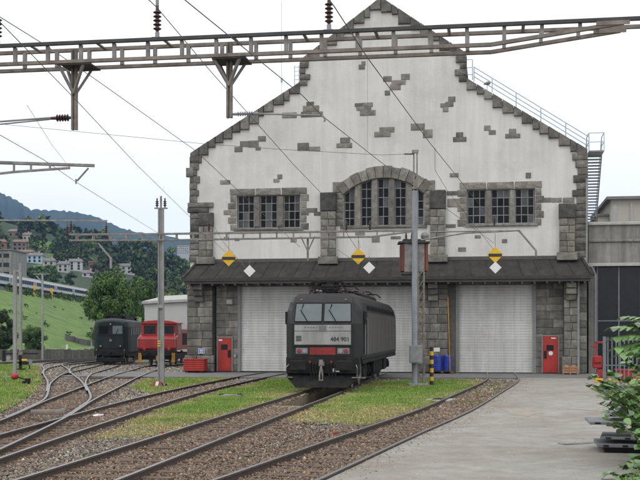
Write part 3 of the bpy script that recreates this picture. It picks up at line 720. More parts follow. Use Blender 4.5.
# awning roof over the doors
vo = -1.45
uo0, zo = SW(182.5, 279.5, vo); uo1, zo1 = SW(592.5, 274.5, vo); zo = (zo + zo1) / 2
ui0, zi = SW(198, 263, 0); ui1, zi1 = SW(581.5, 257.5, 0); zi = (zi + zi1) / 2
NP = 25
for k in range(NP):
    a, b = k / NP, (k + 1) / NP; g_ = .012; mb = MB()
    o0, o1 = uo0 + (uo1 - uo0) * a + g_, uo0 + (uo1 - uo0) * b - g_; i0, i1 = ui0 + (ui1 - ui0) * a + g_, ui0 + (ui1 - ui0) * b - g_; dz = random.uniform(-.012, .012)
    mb.add([(o0, vo, zo + dz), (o1, vo, zo + dz), (i1, -.02, zi + dz), (i0, -.02, zi + dz), (o0, vo, zo - .09), (o1, vo, zo - .09), (i1, -.02, zi - .09), (i0, -.02, zi - .09)],
           [(0, 1, 2, 3), (7, 6, 5, 4), (0, 4, 5, 1), (1, 5, 6, 2), (2, 6, 7, 3), (3, 7, 4, 0)])
    mb.add([(o1 - .03, vo + .02, zo + .05), (o1 + .03, vo + .02, zo + .05), (i1 + .03, -.02, zi + .05), (i1 - .03, -.02, zi + .05), (o1 - .03, vo + .02, zo - .02), (o1 + .03, vo + .02, zo - .02), (i1 + .03, -.02, zi - .02), (i1 - .03, -.02, zi - .02)],
           [(0, 1, 2, 3), (7, 6, 5, 4), (0, 4, 5, 1), (1, 5, 6, 2), (2, 6, 7, 3), (3, 7, 4, 0)]) if k < NP - 1 else None
    obj('roof_panel', mb, 'awning', shed)
for uu0, uu1 in ((uo0, ui0), (uo1, ui1)):
    mb = MB(); mb.add([(uu0, vo, zo - .02), (uu1, -.02, zi - .02), (uu0, .3, zo - .02), (uu1, .3, zi - .02)], [(0, 1, 3, 2)]); mb.bar((uu0, vo, zo + .02), (uu1, -.02, zi + .03), .16, .1); obj('awning_hip', mb, 'awning', shed)
mb = MB(); mb.box(ui0 - .1, ui1 + .1, -.10, -.003, zi - .04, zi + .16); obj('wall_flashing', mb, 'gutter', shed)
mb = MB(); mb.prism([(vo - .16, zo + .01), (vo - .01, zo + .01), (vo - .01, zo - .16), (vo - .10, zo - .16)], uo0, uo1, lambda a, y, b: (y, a, b)); obj('gutter', mb, 'gutter', shed)
mb = MB(); mb.box(uo0 + .1, uo1 - .1, vo + .02, .0, zo - .30, zo - .14); obj('awning_soffit', mb, 'gutter', shed)
for k in range(34):
    u = uo0 + .4 + (uo1 - uo0 - .8) * k / 33; mb = MB(); mb.box(u - .05, u + .05, vo + .05, -.02, zo - .40, zo - .302); obj('rafter', mb, 'gutter', shed)

# lower wall: ashlar with three door openings
DR = [rect(240, 286, 310, 371.6), rect(344, 286, 413.5, 372), rect(458.3, 284.5, 533.5, 372.2)]
DR = [(a, b, 0, z1) for a, b, z0, z1 in DR]
PD = [rect(218.2, 337.8, 231.8, 371.6), rect(542.8, 336.3, 558, 372.3)]; PD = [(a, b, 0, z1) for a, b, z0, z1 in PD]
U0, U1 = SW(189.5, 330)[0], SW(587, 330)[0]
lo_out = [(U0, -.1)]
for (a, b, z0, z1) in DR: lo_out += [(a, -.1), (a, z1), (b, z1), (b, -.1)]
lo_out += [(U1, -.1), (U1, Z0 + .02), (U0, Z0 + .02)]
wall_poly('lower_wall', lo_out, [], .03, .8, 'mortar', shed)
lp = rect(189, 285, 214, 372)[:2]; rp = rect(563.5, 285, 577, 372)[:2]; cp = rect(419, 285, 448, 372)[:2]
ZT = zo - .3
fill_stones('wall_stone', lp[1], DR[0][0] - .12, 0, ZT, 0, .12, .43, .62, [PD[0]], WST)
fill_stones('wall_stone', DR[0][1] + .12, DR[1][0] - .12, 0, ZT, 0, .12, .43, .62, (), WST)
fill_stones('wall_stone', DR[1][1] + .12, cp[0], 0, ZT, 0, .12, .43, .5, (), WST)
fill_stones('wall_stone', DR[2][1] + .12, rp[0], 0, ZT, 0, .12, .43, .62, [PD[1]], WST)
fill_stones('wall_stone', rp[1], U1, 0, ZT, 0, .12, .43, .6, (), WST)
for (a, b), n_ in ((lp, .72), (cp, .62), (rp, .42)):
    mb = MB(); mb.box(a + .04, b - .04, -.38, .02, -.05, ZT); obj('pier_core', mb, 'mortar', shed)
    fill_stones('pier_stone', a, b, .95, ZT - .95, -.45, .2, .47, n_, (), WST, .03)
    fill_stones('pier_stone', a - .12, b + .12, 0, .95, -.56, .3, .46, n_ * 1.1, (), WST, .03)
    fill_stones('pier_stone', a, b, ZT - .95, ZT, -.45, .2, .31, n_, (), WST, .03)
    m_ = (a + b) / 2
    for q in range(3): stone('corbel_stone', m_ - .28, m_ + .28, ZT - .34 * (q + 1), ZT - .34 * q, -1.05 + .18 * q, .7 - .18 * q, WST)
for i, (a, b, z0, z1) in enumerate(DR):
    mb = MB(); mb.box(a - .14, a + .04, -.03, .4, 0, z1 + .1); mb.box(b - .04, b + .14, -.03, .4, 0, z1 + .1); mb.box(a + .04, b - .04, -.03, .4, z1 - .05, z1 + .1); obj('door_frame', mb, 'doorframe', shed)
    d = bpy.data.objects.new('roller_door', None); link(d, shed, (0, 0, 0)); n = 8
    for k in range(n):
        h = (z1 - .05) / n; mb = MB(); zz = .02 + h * k
        for q in range(4):
            y0 = zz + h * q / 4; mb.prism([(.172, y0 + .003), (.166, y0 + .012), (.165, y0 + h / 4 - .012), (.174, y0 + h / 4 - .003), (.26, y0 + h / 4 - .004), (.26, y0 + .004)], a + .04, b - .04, lambda p, y, b_: (y, p, b_))
        obj('door_panel', mb, 'door', d)
    mb = MB(); mb.box(a + .04, b - .04, .17, .25, -.01, .02); obj('door_seal', mb, 'dark', d)
# red personnel doors
for i, (a, b, z0, z1) in enumerate(PD):
    mb = MB(); mb.box(a, b, -.06, .05, .03, z1); d = obj('red_door', mb, 'red', shed, bevel=.012)
    w_ = b - a
    mb = MB(); mb.box(a + w_ * .24, a + w_ * .70, -.085, -.055, 1.28, 1.58); obj('door_window', mb, 'darkglass', d)
    mb = MB(); mb.box(*((a + w_ * .74, a + w_ * .93) if i == 0 else (a + w_ * .07, a + w_ * .25)), -.12, -.055, .85, 1.25); obj('door_lock', mb, 'dark', d)
    mb = MB(); mb.box(a + w_ * .05, a + w_ * .32, -.075, -.058, z1 - .18, z1 - .09) if i == 0 else mb.box(a + w_ * .55, a + w_ * .85, -.075, -.058, z1 - .14, z1 - .07); obj('door_plate', mb, 'whitep', d)
    if i: mb = MB(); mb.disc((a + w_ * .52, -.058, 1.12), .12, (0, -1, 0)); obj('round_sticker', mb, 'whitep', d)
    mb = MB(); mb.box(a - .07, a - .003, -.07, .05, .01, z1 + .07); mb.box(b + .003, b + .07, -.07, .05, .01, z1 + .07); mb.box(a - .003, b + .003, -.07, .05, z1 + .003, z1 + .07); obj('door_frame', mb, 'doorframe', shed)
# wall lamp box, small switch, downpipes, cable strip
a, b, z0, z1 = rect(227, 299.5, 233, 304.5); mb = MB(); mb.box(a, b, -.22, -.03, z0, z1); mb.box(a + .03, b - .03, -.25, -.22, z0 + .03, z1 - .03); obj('wall_lamp', mb, 'cream', shed, bevel=.02)
a, b, z0, z1 = rect(234, 354, 236.5, 357.5); mb = MB(); mb.box(a, b, -.12, -.02, z0, z1); obj('switch_box', mb, 'galv', shed, bevel=.01)
u = SW(586.3, 200)[0]; mb = MB(); mb.tube([(u, -.28, SW(586, 179)[1]), (u, -.28, zi - .35), (u - .05, -.4, zi - .8), (u, -.22, zo - .1)], .055, 10); obj('downpipe', mb, 'galv', shed)
u = SW(577.5, 320)[0]; mb = MB(); mb.tube([(u, -.66, zo - .3), (u, -.66, 0)], .06, 10); obj('downpipe', mb, 'galv', shed)
u = SW(215.8, 320)[0]; mb = MB(); mb.tube([(u, -.07, zo - .3), (u, -.07, 0)], .045, 8); obj('downpipe', mb, 'under', shed)
a = SW(281, 100)[0]; zz = SW(281, 97)[1]; mb = MB(); mb.tube([(a, .2, zz - .2), (a, .2, zz + 5.6)], .012, 6); mb.box(a - .05, a + .05, .15, .25, zz + .9, zz + 1.15); obj('lightning_rod', mb, 'railing', shed)
# little access ladder at the left step and railing on the right rake
u0, z0 = SW(294.5, 84, .3); u1, z1 = SW(299, 67, .3); mb = MB()
for u in (u0, u1): mb.tube([(u, .3, z0 - .1), (u, .3, z1 + .1)], .02, 6)
for k in range(5): z = z0 + (z1 - z0) * k / 4; mb.tube([(u0, .3, z), (u1, .3, z)], .015, 6)
obj('access_ladder', mb, 'railing', shed)
rl = bpy.data.objects.new('roof_railing', None); link(rl, shed, (0, 0, 0)); V_ = .45
P0, P1 = SW(474, 81.5, V_), SW(589, 151.5, V_)
def along(t, dz=0.): return (P0[0] + (P1[0] - P0[0]) * t, V_, P0[1] + (P1[1] - P0[1]) * t + dz)
for t in (0, .16, .37, .585, .80, 1): mb = MB(); p = along(t); mb.bar(p, (p[0], p[1], p[2] + .82), .055, .055); obj('railing_post', mb, 'railing', rl)
for dz in (.28, .55, .82): mb = MB(); mb.tube([along(0, dz), along(1, dz)], .026, 6); obj('railing_bar', mb, 'railing', rl)
for x in (466.5, 472.5): mb = MB(); u, z = SW(x, 80, V_); mb.bar((u, V_, z), (u, V_, z + 1.15), .05); obj('railing_post', mb, 'railing', rl)
mb = MB(); u0, z = SW(466.5, 80, V_); u1, _ = SW(472.5, 80, V_)
for dz in (.3, .7, 1.15): mb.tube([(u0, V_, z + dz), (u1, V_, z + dz)], .02, 6)
obj('railing_bar', mb, 'railing', rl)
mb = MB(); u, z = SW(487, 82, V_); mb.lathe((u, V_ - .1, z - .1), [(.03, -.2), (.10, .0), (.10, .15), (.03, .2)], 10, (1, 0, .2)); mb.bar((u, V_, z - .1), (u, V_, z - .7), .03); obj('floodlight', mb, 'galv', rl)

# fire escape stair at the right hand corner
fe = thing('fire_escape', 'steep grey steel fire escape stair down the right hand corner of the shed', 'fire escape', (SH.o[0], SH.o[1], 0), -AB)
ua, za = SW(587.8, 152, .9); ub, _ = SW(603.5, 152, .9); _, zbm = SW(590, 232, 6)
ua = max(ua, UR + .12)
mb = MB(); mb.box(ua, ub, .5, 2.0, za - .06, za + .02); obj('landing', mb, 'galv', fe)
NS = 26
for k in range(NS):
    t = (k + .5) / NS; v = 2.0 + 4 * t; z = za + (zbm - za) * t; mb = MB(); mb.box(ua + .02, ub - .02, v - .14, v + .14, z - .03, z + .03); obj('stair_tread', mb, 'galv', fe)
for u in (ua, ub):
    mb = MB(); mb.bar((u, 2.0, za - .02), (u, 6, zbm), .05, .2); obj('stringer', mb, 'galv', fe)
    mb = MB(); mb.tube([(u, .55, za + 1.0), (u, 2.0, za + 1.0), (u, 6, zbm + 1.0)], .025, 6); mb.tube([(u, .55, za + .5), (u, 2.0, za + .5)], .02, 6); obj('handrail', mb, 'railing', fe)
    for v in (.55, 1.95): mb = MB(); mb.bar((u, v, za + .02), (u, v, za + 1.02), .04); obj('railing_post', mb, 'railing', fe)
mb = MB(); mb.tube([(ua, .55, za + 1.0), (ub, .55, za + 1.0)], .022, 6); mb.tube([(ua, .55, za + .5), (ub, .55, za + .5)], .02, 6); obj('handrail', mb, 'railing', fe)
mb = MB(); mb.box(ua, ub, 6, 7.2, zbm - .08, zbm); [mb.bar((u, v, zbm - .04), (u, v, 5.0), .08) for u in (ua + .05, ub - .05) for v in (6.1, 7.1)]; obj('lower_landing', mb, 'galv', fe)

# ---- low workshop to the right
wk = thing('workshop_building', 'low concrete workshop with stained parapet and dark glazed front beside the shed', 'building', (SH.o[0], SH.o[1], 0), -AB)
wv = .5; w0 = SW(588.6, 250, wv)[0]; w1 = w0 + 13; zt = SW(610, 222, wv)[1]; zg = SW(610, 266, wv)[1]; gl0 = SW(597.3, 300, wv)[0]
mb = MB(); mb.box(w0, w1, wv, wv + 18, zg + .12, zt - .18); mb.box(w0, gl0 - .1, wv + .02, wv + 18, -.1, zg + .119); mb.box(gl0 - .1, w1, wv + 1.0, wv + 18, -.1, zg + .118); obj('wall', mb, 'concrete', wk)
mb = MB(); mb.box(w0 - .02, w1 + .1, wv - .14, wv + 18.1, zt - .18, zt); obj('parapet_cap', mb, 'lightconc', wk, bevel=.03)
zc = SW(610, 241, wv)[1]; mb = MB(); mb.box(w0 - .01, w1, wv - .10, wv - .002, zc - .06, zc + .10); obj('cornice', mb, 'concrete', wk, bevel=.03)
mb = MB(); mb.box(w0 - .06, w1, wv - .22, wv - .003, zg - .02, zg + .16); obj('fascia_strip', mb, 'lightconc', wk, bevel=.02)
mb = MB(); u = w0 + .25; mb.tube([(u - .5, wv - .3, zg + .02), (u - .1, wv - .3, zg - .05), (gl0 - .12, wv - .2, zg - .5), (gl0 - .12, wv - .2, 0)], .06, 8); obj('downpipe', mb, 'galv', wk)
for k in range(6):
    a = gl0 + k * 1.18; 
    for z_0, z_1 in ((.05, 2.9), (2.96, zg - .06)):
        mb = MB(); mb.box(a + .04, a + 1.14, wv + .12, wv + .16, z_0, z_1); obj('glass_panel', mb, 'darkglass', wk)
mb = MB()
for k in range(7): a = gl0 + k * 1.18; mb.box(a - .035, a + .035, wv + .07, wv + .2, 0, zg - .03)
mb.box(gl0 + .04, gl0 + 7, wv + .075, wv + .19, 2.9, 2.96); obj('glazing_frame', mb, 'fencem', wk)
# ---- pale building behind the workshop
B2 = Frame(*(pt(625, 300, 84).x, 84), AB)
pb = thing('pale_building', 'pale grey building with dark roof edge showing above the workshop roof', 'building', (B2.o[0], B2.o[1], 0), -AB)
a, zt2 = B2.W(611, 197); mb = MB(); mb.box(a, a + 16, 0, 14, -.5, zt2 - .22); obj('wall', mb, 'cream', pb)
mb = MB(); mb.box(a - .35, a + 16, -.4, 14.3, zt2 - .22, zt2); obj('roof', mb, 'roofg', pb)
for x0, x1 in ((612.5, 617), (630, 633)): p, q = B2.W(x0, 205)[0], B2.W(x1, 205)[0]; mb = MB(); mb.box(p, q, -.08, 0 - .003, 3, zt2 - .5); obj('wall_panel', mb, 'lightconc', pb)
mb = MB(); u0, zz = B2.W(600, 214); mb.box(u0, a - .01, 1.5, 9, -.5, zz); obj('annexe', mb, 'cream', pb)
mb = MB(); mb.box(u0 - .2, a - .02, 1.3, 9.2, zz, zz + .14); obj('annexe_roof', mb, 'roofg', pb)

# ================================================================== BLACK ELECTRIC LOCOMOTIVE
def text_mesh(name, txt, size, m, parent, loc, rot=(R(90), 0, 0), align='LEFT', depth=.004):
    cu = bpy.data.curves.new(name, 'FONT'); cu.body = txt; cu.size = size; cu.extrude = depth; cu.align_x = align; cu.offset = .004
    t = bpy.data.objects.new('tmp', cu); COL.objects.link(t); bpy.context.view_layer.update()
    me = bpy.data.meshes.new_from_object(t.evaluated_get(bpy.context.evaluated_depsgraph_get())); bpy.data.objects.remove(t); me.materials.clear(); me.materials.append(MT[m])
    o = bpy.data.objects.new(name, me); link(o, parent, loc); o.rotation_euler = rot; return o
RT = .04
lc = thing('electric_locomotive', 'black electric locomotive with silver front panel numbered 484 901 and red bar between the headlights', 'locomotive', (LO.o[0], LO.o[1], RT), -LO.a)
zsv = [1.16, 1.30, 2.57, 3.08, 3.40, 3.60, 3.74]
def ring(ys_, ws_): return [(-w_, y, z) for w_, y, z in zip(ws_, ys_, zsv)] + [(w_, y, z) for w_, y, z in reversed(list(zip(ws_, ys_, zsv)))]
def loft(rings, flip_last=False):
    mb = MB(); n = len(rings[0])
    for r_ in rings: mb.v += r_
    for i in range(len(rings) - 1):
        for k in range(n): mb.f.append((i * n + k, (i + 1) * n + k, (i + 1) * n + (k + 1) % n, i * n + (k + 1) % n))
    h = n // 2
    for base in (0, (len(rings) - 1) * n):
        for k in range(h - 1): mb.f.append((base + k, base + k + 1, base + n - 2 - k, base + n - 1 - k))
    return mb
fy = [.03, 0, 0, .172, .28, .40, .60]; wf = [1.16, 1.20, 1.20, 1.18, 1.16, 1.12, 1.02]
sy = [.52, .52, .56, .66, .74, .80, .86]; ws = [1.45, 1.48, 1.48, 1.47, 1.38, 1.25, 1.08]
LEN = 18.2
body = loft([ring(fy, wf), ring(sy, ws), ring([LEN - y for y in sy], ws), ring([LEN - y for y in fy], wf)])
obj('body', body, 'black', lc, bevel=.03)
def front_y(z): return float(np.interp(z, zsv, fy))
def front_w(z): return float(np.interp(z, zsv, wf))
for s in (-1, 1):
    z0, z1 = 2.65, 3.36; a, b0, b1 = .035 * s, (front_w(z0) - .10) * s, (front_w(z1) - .10) * s; mb = MB(); P4 = [(a, z0), (b0, z0), (b1, z1), (a, z1)]
    zm = 3.08; bm_ = (front_w(zm) - .10) * s; P6 = [(a, z0), (b0, z0), (bm_, zm), (b1, z1), (a, z1), (a, zm)]
    mb.add([(x, front_y(z) - .018, z) for x, z in P6] + [(x, front_y(z) + .03, z) for x, z in P6], [(0, 1, 2, 5), (5, 2, 3, 4)] + [(i, (i + 1) % 6, (i + 1) % 6 + 6, i + 6) for i in range(6)])
    obj('windscreen', mb, 'screen', lc)
    mb = MB()
    for i in (0, 1, 2, 3, 4):
        p_, q_ = P6[i], P6[(i + 1) % 6] if i < 4 else P6[0]
        mb.bar((p_[0], front_y(p_[1]) - .02, p_[1]), (q_[0], front_y(q_[1]) - .02, q_[1]), .035, .03)
    obj('window_seal', mb, 'dark', lc)
    mb = MB(); c = .55 * s; p = (c, front_y(2.62) - .06, 2.60); q = (c - .32, front_y(3.1) - .05, 3.1); mb.bar(p, q, .025); mb.bar((q[0] - .05, q[1], q[2] - .28), (q[0] + .10, front_y(3.3) - .03, q[2] + .22), .03); obj('wiper', mb, 'dark', lc)
for z0, z1 in ((2.285, 2.52), (1.76, 2.268)):
    mb = MB(); mb.box(-1.09, 1.09, -.022, .01, z0, z1); obj('front_panel', mb, 'silver', lc, bevel=.008)
mb = MB(); mb.box(-.14, .14, -.03, -.02, 2.27, 2.50); obj('number_box', mb, 'sheet', lc)
mb = MB(); [mb.box(-1.03, -.82, -.03, -.02, 1.90 + .055 * k, 1.935 + .055 * k) for k in range(4)]; obj('data_plate', mb, 'lettering', lc)
text_mesh('running_number', '484 901', .225, 'lettering', lc, (.30, -.026, 1.90))
for x in (-.70, .25): 
    mb = MB(); [mb.box(x + .11 * k, x + .11 * k + .07, -.026, -.02, 2.40, 2.445) for k in range(5)]; obj('small_lettering', mb, 'fencem', lc)
mb = MB(); mb.box(-.50, .50, -.022, .01, 1.37, 1.66); obj('red_bar', mb, 'barred', lc, bevel=.01)
mb = MB(); mb.box(-1.17, 1.17, -.03, .01, 1.695, 1.73); mb.box(-1.17, 1.17, -.03, .01, 1.30, 1.345); obj('trim_line', mb, 'under', lc)
for s in (-1, 1):
    mb = MB(); mb.box(min(.56 * s, 1.04 * s), max(.56 * s, 1.04 * s), -.028, .01, 1.40, 1.64); h = obj('headlight', mb, 'fencem', lc, bevel=.02)
    for x, m_ in ((.69, 'lamp'), (.90, 'redlens')): mb = MB(); mb.lathe((x * s, -.028, 1.52), [(.085, 0), (.085, .012), (.07, .016)], 14, (0, -1, 0)); obj('lens', mb, m_, h)
    mb = MB(); mb.disc((.86 * s, front_y(3.5) - .04, 3.5), .035, (0, -1, 0)); obj('marker_lamp', mb, 'wood', lc)
# buffer beam, buffers, coupling, hoses, plough
mb = MB(); mb.box(-1.40, 1.40, -.10, .55, .66, 1.29); obj('buffer_beam', mb, 'under', lc, bevel=.02)
for s in (-1, 1):
    mb = MB(); mb.lathe((.875 * s, -.10, .98), [(.20, 0), (.20, .04), (.13, .05), (.13, .34), (.10, .34), (.10, .42)], 14, (0, -1, 0)); b = obj('buffer', mb, 'under', lc)
    mb = MB(); mb.box(.875 * s - .32, .875 * s + .32, -.56, -.50, .79, 1.17); obj('buffer_head', mb, 'under', b, bevel=.05)
    mb = MB(); mb.tube([(1.30 * s, -.12, 1.0), (1.36 * s, -.30, .9), (1.36 * s, -.30, .55), (1.30 * s, -.1, .5)], .02, 6); obj('shunter_handrail', mb, 'galv2', lc)
    mb = MB(); mb.box(min(1.14 * s, 1.44 * s), max(1.14 * s, 1.44 * s), -.2, .15, .50, .54); obj('step', mb, 'galv2', lc)
mb = MB(); mb.box(-.09, .09, -.42, -.10, .96, 1.12); mb.box(-.07, .07, -.46, -.40, 1.0, 1.2); mb.tube([(0, -.40, .98), (-.06, -.42, .6), (-.06, -.42, .42), (.06, -.42, .42), (.06, -.42, .6), (0, -.40, .98)], .035, 6); obj('screw_coupling', mb, 'galv2', lc)
for x, m_ in ((-.46, 1), (-.34, 0), (-.24, 0), (.24, 0), (.36, 1), (.48, 0)):
    mb = MB(); mb.tube([(x, -.1, 1.08), (x, -.24, 1.02), (x + .02, -.26, .75), (x + .07, -.22, .52)], .028, 7); hz = obj('brake_hose', mb, 'dark', lc)
    if m_: mb = MB(); mb.box(x - .03, x + .03, -.20, -.12, 1.08, 1.15); obj('hose_cock', mb, 'red', hz)
mb = MB(); mb.box(.40, .66, -.13, -.095, .72, .86); obj('socket_box', mb, 'whitep', lc, bevel=.02)
mb = MB(); mb.add([(-1.38, .1, .66), (1.38, .1, .66), (1.38, -.10, .52), (1.0, -.30, .13), (-1.0, -.30, .13), (-1.38, -.10, .52), (-1.38, .5, .66), (1.38, .5, .66), (1.0, .35, .13), (-1.0, .35, .13)],
                  [(0, 1, 2, 5), (5, 2, 3, 4), (6, 0, 5, 4, 9), (1, 7, 8, 3, 2), (4, 3, 8, 9), (0, 6, 7, 1), (6, 9, 8, 7)]); obj('snow_plough', mb, 'under', lc, bevel=.015)
# flanks: corner pillar, cab doors, windows, rails, panels
for s in (-1, 1):
    X_ = 1.48
    def pan(y0, y1, z0, z1, t=.014): 
        mb = MB(); mb.box(*sorted((X_ * s, (X_ + t) * s)), y0, y1, z0, z1); return mb
    d = obj('cab_door', pan(1.02, 1.68, 1.34, 3.03), 'black', lc, bevel=.006)
    obj('door_window', pan(1.14, 1.56, 2.35, 2.95, .02), 'darkglass', d)
    mb = MB(); mb.box(*sorted((X_ * s, (X_ + .024) * s)), .96, 1.0, 1.3, 3.06); mb.box(*sorted((X_ * s, (X_ + .024) * s)), 1.70, 1.74, 1.3, 3.06); obj('door_frame', mb, 'under', lc)
    for y in (.90, 1.80): mb = MB(); mb.tube([((X_) * s, y, 1.35), ((X_ + .07) * s, y, 1.4), ((X_ + .07) * s, y, 2.75), (X_ * s, y, 2.8)], .018, 6); obj('handrail', mb, 'galv', lc)
    mb = MB(); mb.box(*sorted(((X_ + .02) * s, (X_ + .10) * s)), .72, .80, 2.55, 3.05); obj('mirror', mb, 'under', lc, bevel=.015)
    for k in range(7): obj('side_panel', pan(2.2 + k * 2.1, 2.2 + k * 2.1 + 2.06, 1.36, 3.03, .010), 'charcoal', lc)
    for k in range(9):
        mb = MB(); y0 = 2.4 + k * 1.6
        for q in range(5): mb.box(*sorted(((1.36 + .10) * s, (1.44 + .02) * s)), y0, y0 + 1.4, 3.11 + q * .045, 3.135 + q * .045)
        obj('vent_grille', mb, 'under', lc)
    for y in (.2, 1.08, 1.5): mb = MB(); mb.box(*sorted((1.2 * s, 1.46 * s)), y + .1, y + .5, .42, .46) if y > 1 else mb.box(*sorted((1.25 * s, 1.40 * s)), y + .35, y + .5, .5, 1.2); obj('cab_step', mb, 'galv2', lc)
    mb = MB(); mb.box(*sorted((1.30 * s, 1.475 * s)), .6, LEN - .6, 1.02, 1.17); obj('sill', mb, 'under', lc)
for yb in (4.1, LEN - 4.1):
    bg = bpy.data.objects.new('bogie', None); link(bg, lc, (0, yb, 0))
    for s in (-1, 1):
        mb = MB(); mb.box(*sorted((1.02 * s, 1.20 * s)), -2.1, 2.1, .62, .86); mb.box(*sorted((1.0 * s, 1.22 * s)), -.6, .6, .42, .95)
        for y in (-1.3, 1.3): mb.box(*sorted((1.0 * s, 1.24 * s)), y - .24, y + .24, .45, .84); mb.lathe((1.24 * s, y, .625), [(.16, 0), (.16, .05), (.05, .06)], 12, (s, 0, 0))
        for y in (-1.75, -.85, .85, 1.75): mb.lathe((1.12 * s, y, .55), [(.10, 0), (.10, .3)], 10)
        mb.bar((1.20 * s, -.5, .8), (1.20 * s, .5, .5), .06); obj('bogie_frame', mb, 'under', bg, bevel=.015)
        for y in (-1.3, 1.3): mb = MB(); mb.lathe((.72 * s, y, .625), [(.60, -.05), (.655, -.04), (.655, 0), (.625, .0), (.625, .09), (.54, .10), (.50, .06), (.2, .06), (.2, .12)], 28, (s, 0, 0)); obj('wheel', mb, 'galv2', bg)
mb = MB(); mb.box(-1.2, 1.2, 7.3, 11.6, .30, 1.14); obj('transformer_tank', mb, 'under', lc, bevel=.05)
for s in (-1, 1):
    for y in (6.4, 7.5, 8.6, 9.7, 11.7): mb = MB(); mb.box(*sorted((1.2 * s, 1.36 * s)), y, y + .8, .45, 1.0); obj('equipment_box', mb, 'under', lc, bevel=.03)
# roof gear
mb = MB(); mb.box(-.85, .85, 6.0, 12.6, 3.74, 3.98); mb.box(-.6, .6, 13.0, 14.2, 3.74, 3.9); obj('roof_hood', mb, 'black', lc, bevel=.06)
def pantograph(y, d):
    p = bpy.data.objects.new('pantograph', None); link(p, lc, (0, y, 3.76)); p.rotation_euler = (0, 0, 0 if d > 0 else math.pi)
    mb = MB(); [mb.box(x - .04, x + .04, -1.1, 1.1, .16, .22) for x in (-.5, .5)]; [mb.box(-.5, .5, v - .03, v + .03, .17, .23) for v in (-1.0, 0, 1.0)]; obj('base_frame', mb, 'under', p)
    for x in (-.5, .5):
        for v in (-.95, .95): mb = MB(); mb.lathe((x, v, -.02), [(.05, 0), (.09, .03), (.05, .06), (.09, .09), (.05, .12), (.05, .18)], 10); obj('insulator', mb, 'insul', p)
    mb = MB(); mb.tube([(0, .9, .28), (0, -1.15, .40)], .06, 8); mb.tube([(0, -1.15, .42), (-.35, .95, .50)], .03, 6); mb.tube([(0, -1.15, .42), (.35, .95, .50)], .03, 6); mb.lathe((-.25, .9, .28), [(.09, 0), (.09, .5)], 10, (1, 0, 0)); obj('folding_arm', mb, 'under', p)
    mb = MB()
    for v in (.80, 1.12): mb.tube([(-.78, v, .30), (-.58, v, .47), (.58, v, .47), (.78, v, .30)], .03, 6)
    mb.bar((-.4, .8, .5), (-.4, 1.12, .5), .04); mb.bar((.4, .8, .5), (.4, 1.12, .5), .04); obj('contact_head', mb, 'under', p)
pantograph(2.3, -1); pantograph(4.6, 1); pantograph(LEN - 4.9, -1); pantograph(LEN - 2.9, 1)
for s in (-.75, .75):
    mb = MB(); mb.tube([(s, 1.6, 3.78), (s, 1.8, 3.90), (s, 5.8, 3.90), (s * .7, 6.2, 4.0)], .025, 6); obj('roof_cable', mb, 'under', lc)
for y in (1.5, 6.3, 8.5, 10.4): mb = MB(); mb.lathe((.55, y, 3.9 if y > 6 else 3.74), [(.07, 0), (.12, .05), (.07, .1), (.12, .15), (.07, .2), (.05, .3)], 10); obj('roof_insulator', mb, 'insul', lc)
mb = MB(); mb.tube([(-.35, 1.3, 3.70), (-.35, 1.3, 3.86), (-.35, .95, 3.88)], .04, 8); mb.tube([(-.22, 1.3, 3.70), (-.22, 1.3, 3.84), (-.22, .9, 3.86)], .04, 8); obj('horn', mb, 'galv2', lc)

# ================================================================== DARK GREEN LOCOMOTIVE (left)
def place_on(k, y):
    p = min(PATHS[k], key=lambda q: abs(q.y - y)); q = min(PATHS[k], key=lambda r_: abs(r_.y - y - 9)); return p, math.atan2(q.x - p.x, q.y - p.y)
p, a4 = place_on('four', 88); a4 = R(-4.5)
gl = thing('green_locomotive', 'dark green old electric locomotive with rounded cab, headlamps off, left of the red one', 'locomotive', (-16.75, p.y, gz(0, p.y) + .04), -a4)
NG = 9
def gring(y, w_, zt_):
    o = []; 
    for x, z in ((-1, .95), (-1, 2.1), (-1, 3.0)): o.append((x * w_, y, z))
    for k in range(1, NG): t = math.pi * (1 - k / NG); o.append((math.cos(t) * w_ * .98, y, 3.0 + (zt_ - 3.0) * math.sin(t) ** .42))
    for x, z in ((1, 3.0), (1, 2.1), (1, .95)): o.append((x * w_, y, z))
    return o
def gloft(rings):
    mb = MB(); n = len(rings[0]); [mb.v.extend(r_) for r_ in rings]
    for i in range(len(rings) - 1):
        for k in range(n): mb.f.append((i * n + k, (i + 1) * n + k, (i + 1) * n + (k + 1) % n, i * n + (k + 1) % n))
    mb.f += [tuple(range(n)), tuple((len(rings) - 1) * n + k for k in reversed(range(n)))]; return mb
obj('body', gloft([gring(0, 1.02, 3.40), gring(.12, 1.16, 3.50), gring(.5, 1.36, 3.62), gring(1.3, 1.46, 3.68), gring(17.2, 1.46, 3.68), gring(18.3, 1.2, 3.5), gring(18.5, 1.0, 3.4)]), 'green', gl)
for x0, x1, m_ in ((-.92, -.16, 'winglass'), (.16, .92, 'screen')):
    mb = MB(); pts = [(x0, 2.42), (x1, 2.42), (x1, 3.06), (x0, 3.06)]; yy = lambda x: -.012
    mb.add([(x, yy(x), z) for x, z in pts] + [(x, .2, z) for x, z in pts], [(0, 1, 2, 3)] + [(i, (i + 1) % 4, (i + 1) % 4 + 4, i + 4) for i in range(4)]); obj('windscreen', mb, m_, gl)
    mb = MB(); mb.bar((x0 + .25, -.03, 2.40), (x0 + .45, -.03, 2.85), .03); obj('wiper', mb, 'dark', gl)
mb = MB(); mb.box(-1.03, 1.03, -.03, .05, 2.28, 2.36); mb.box(-1.03, 1.03, -.03, .05, 1.22, 1.30); obj('trim_line', mb, 'under', gl)
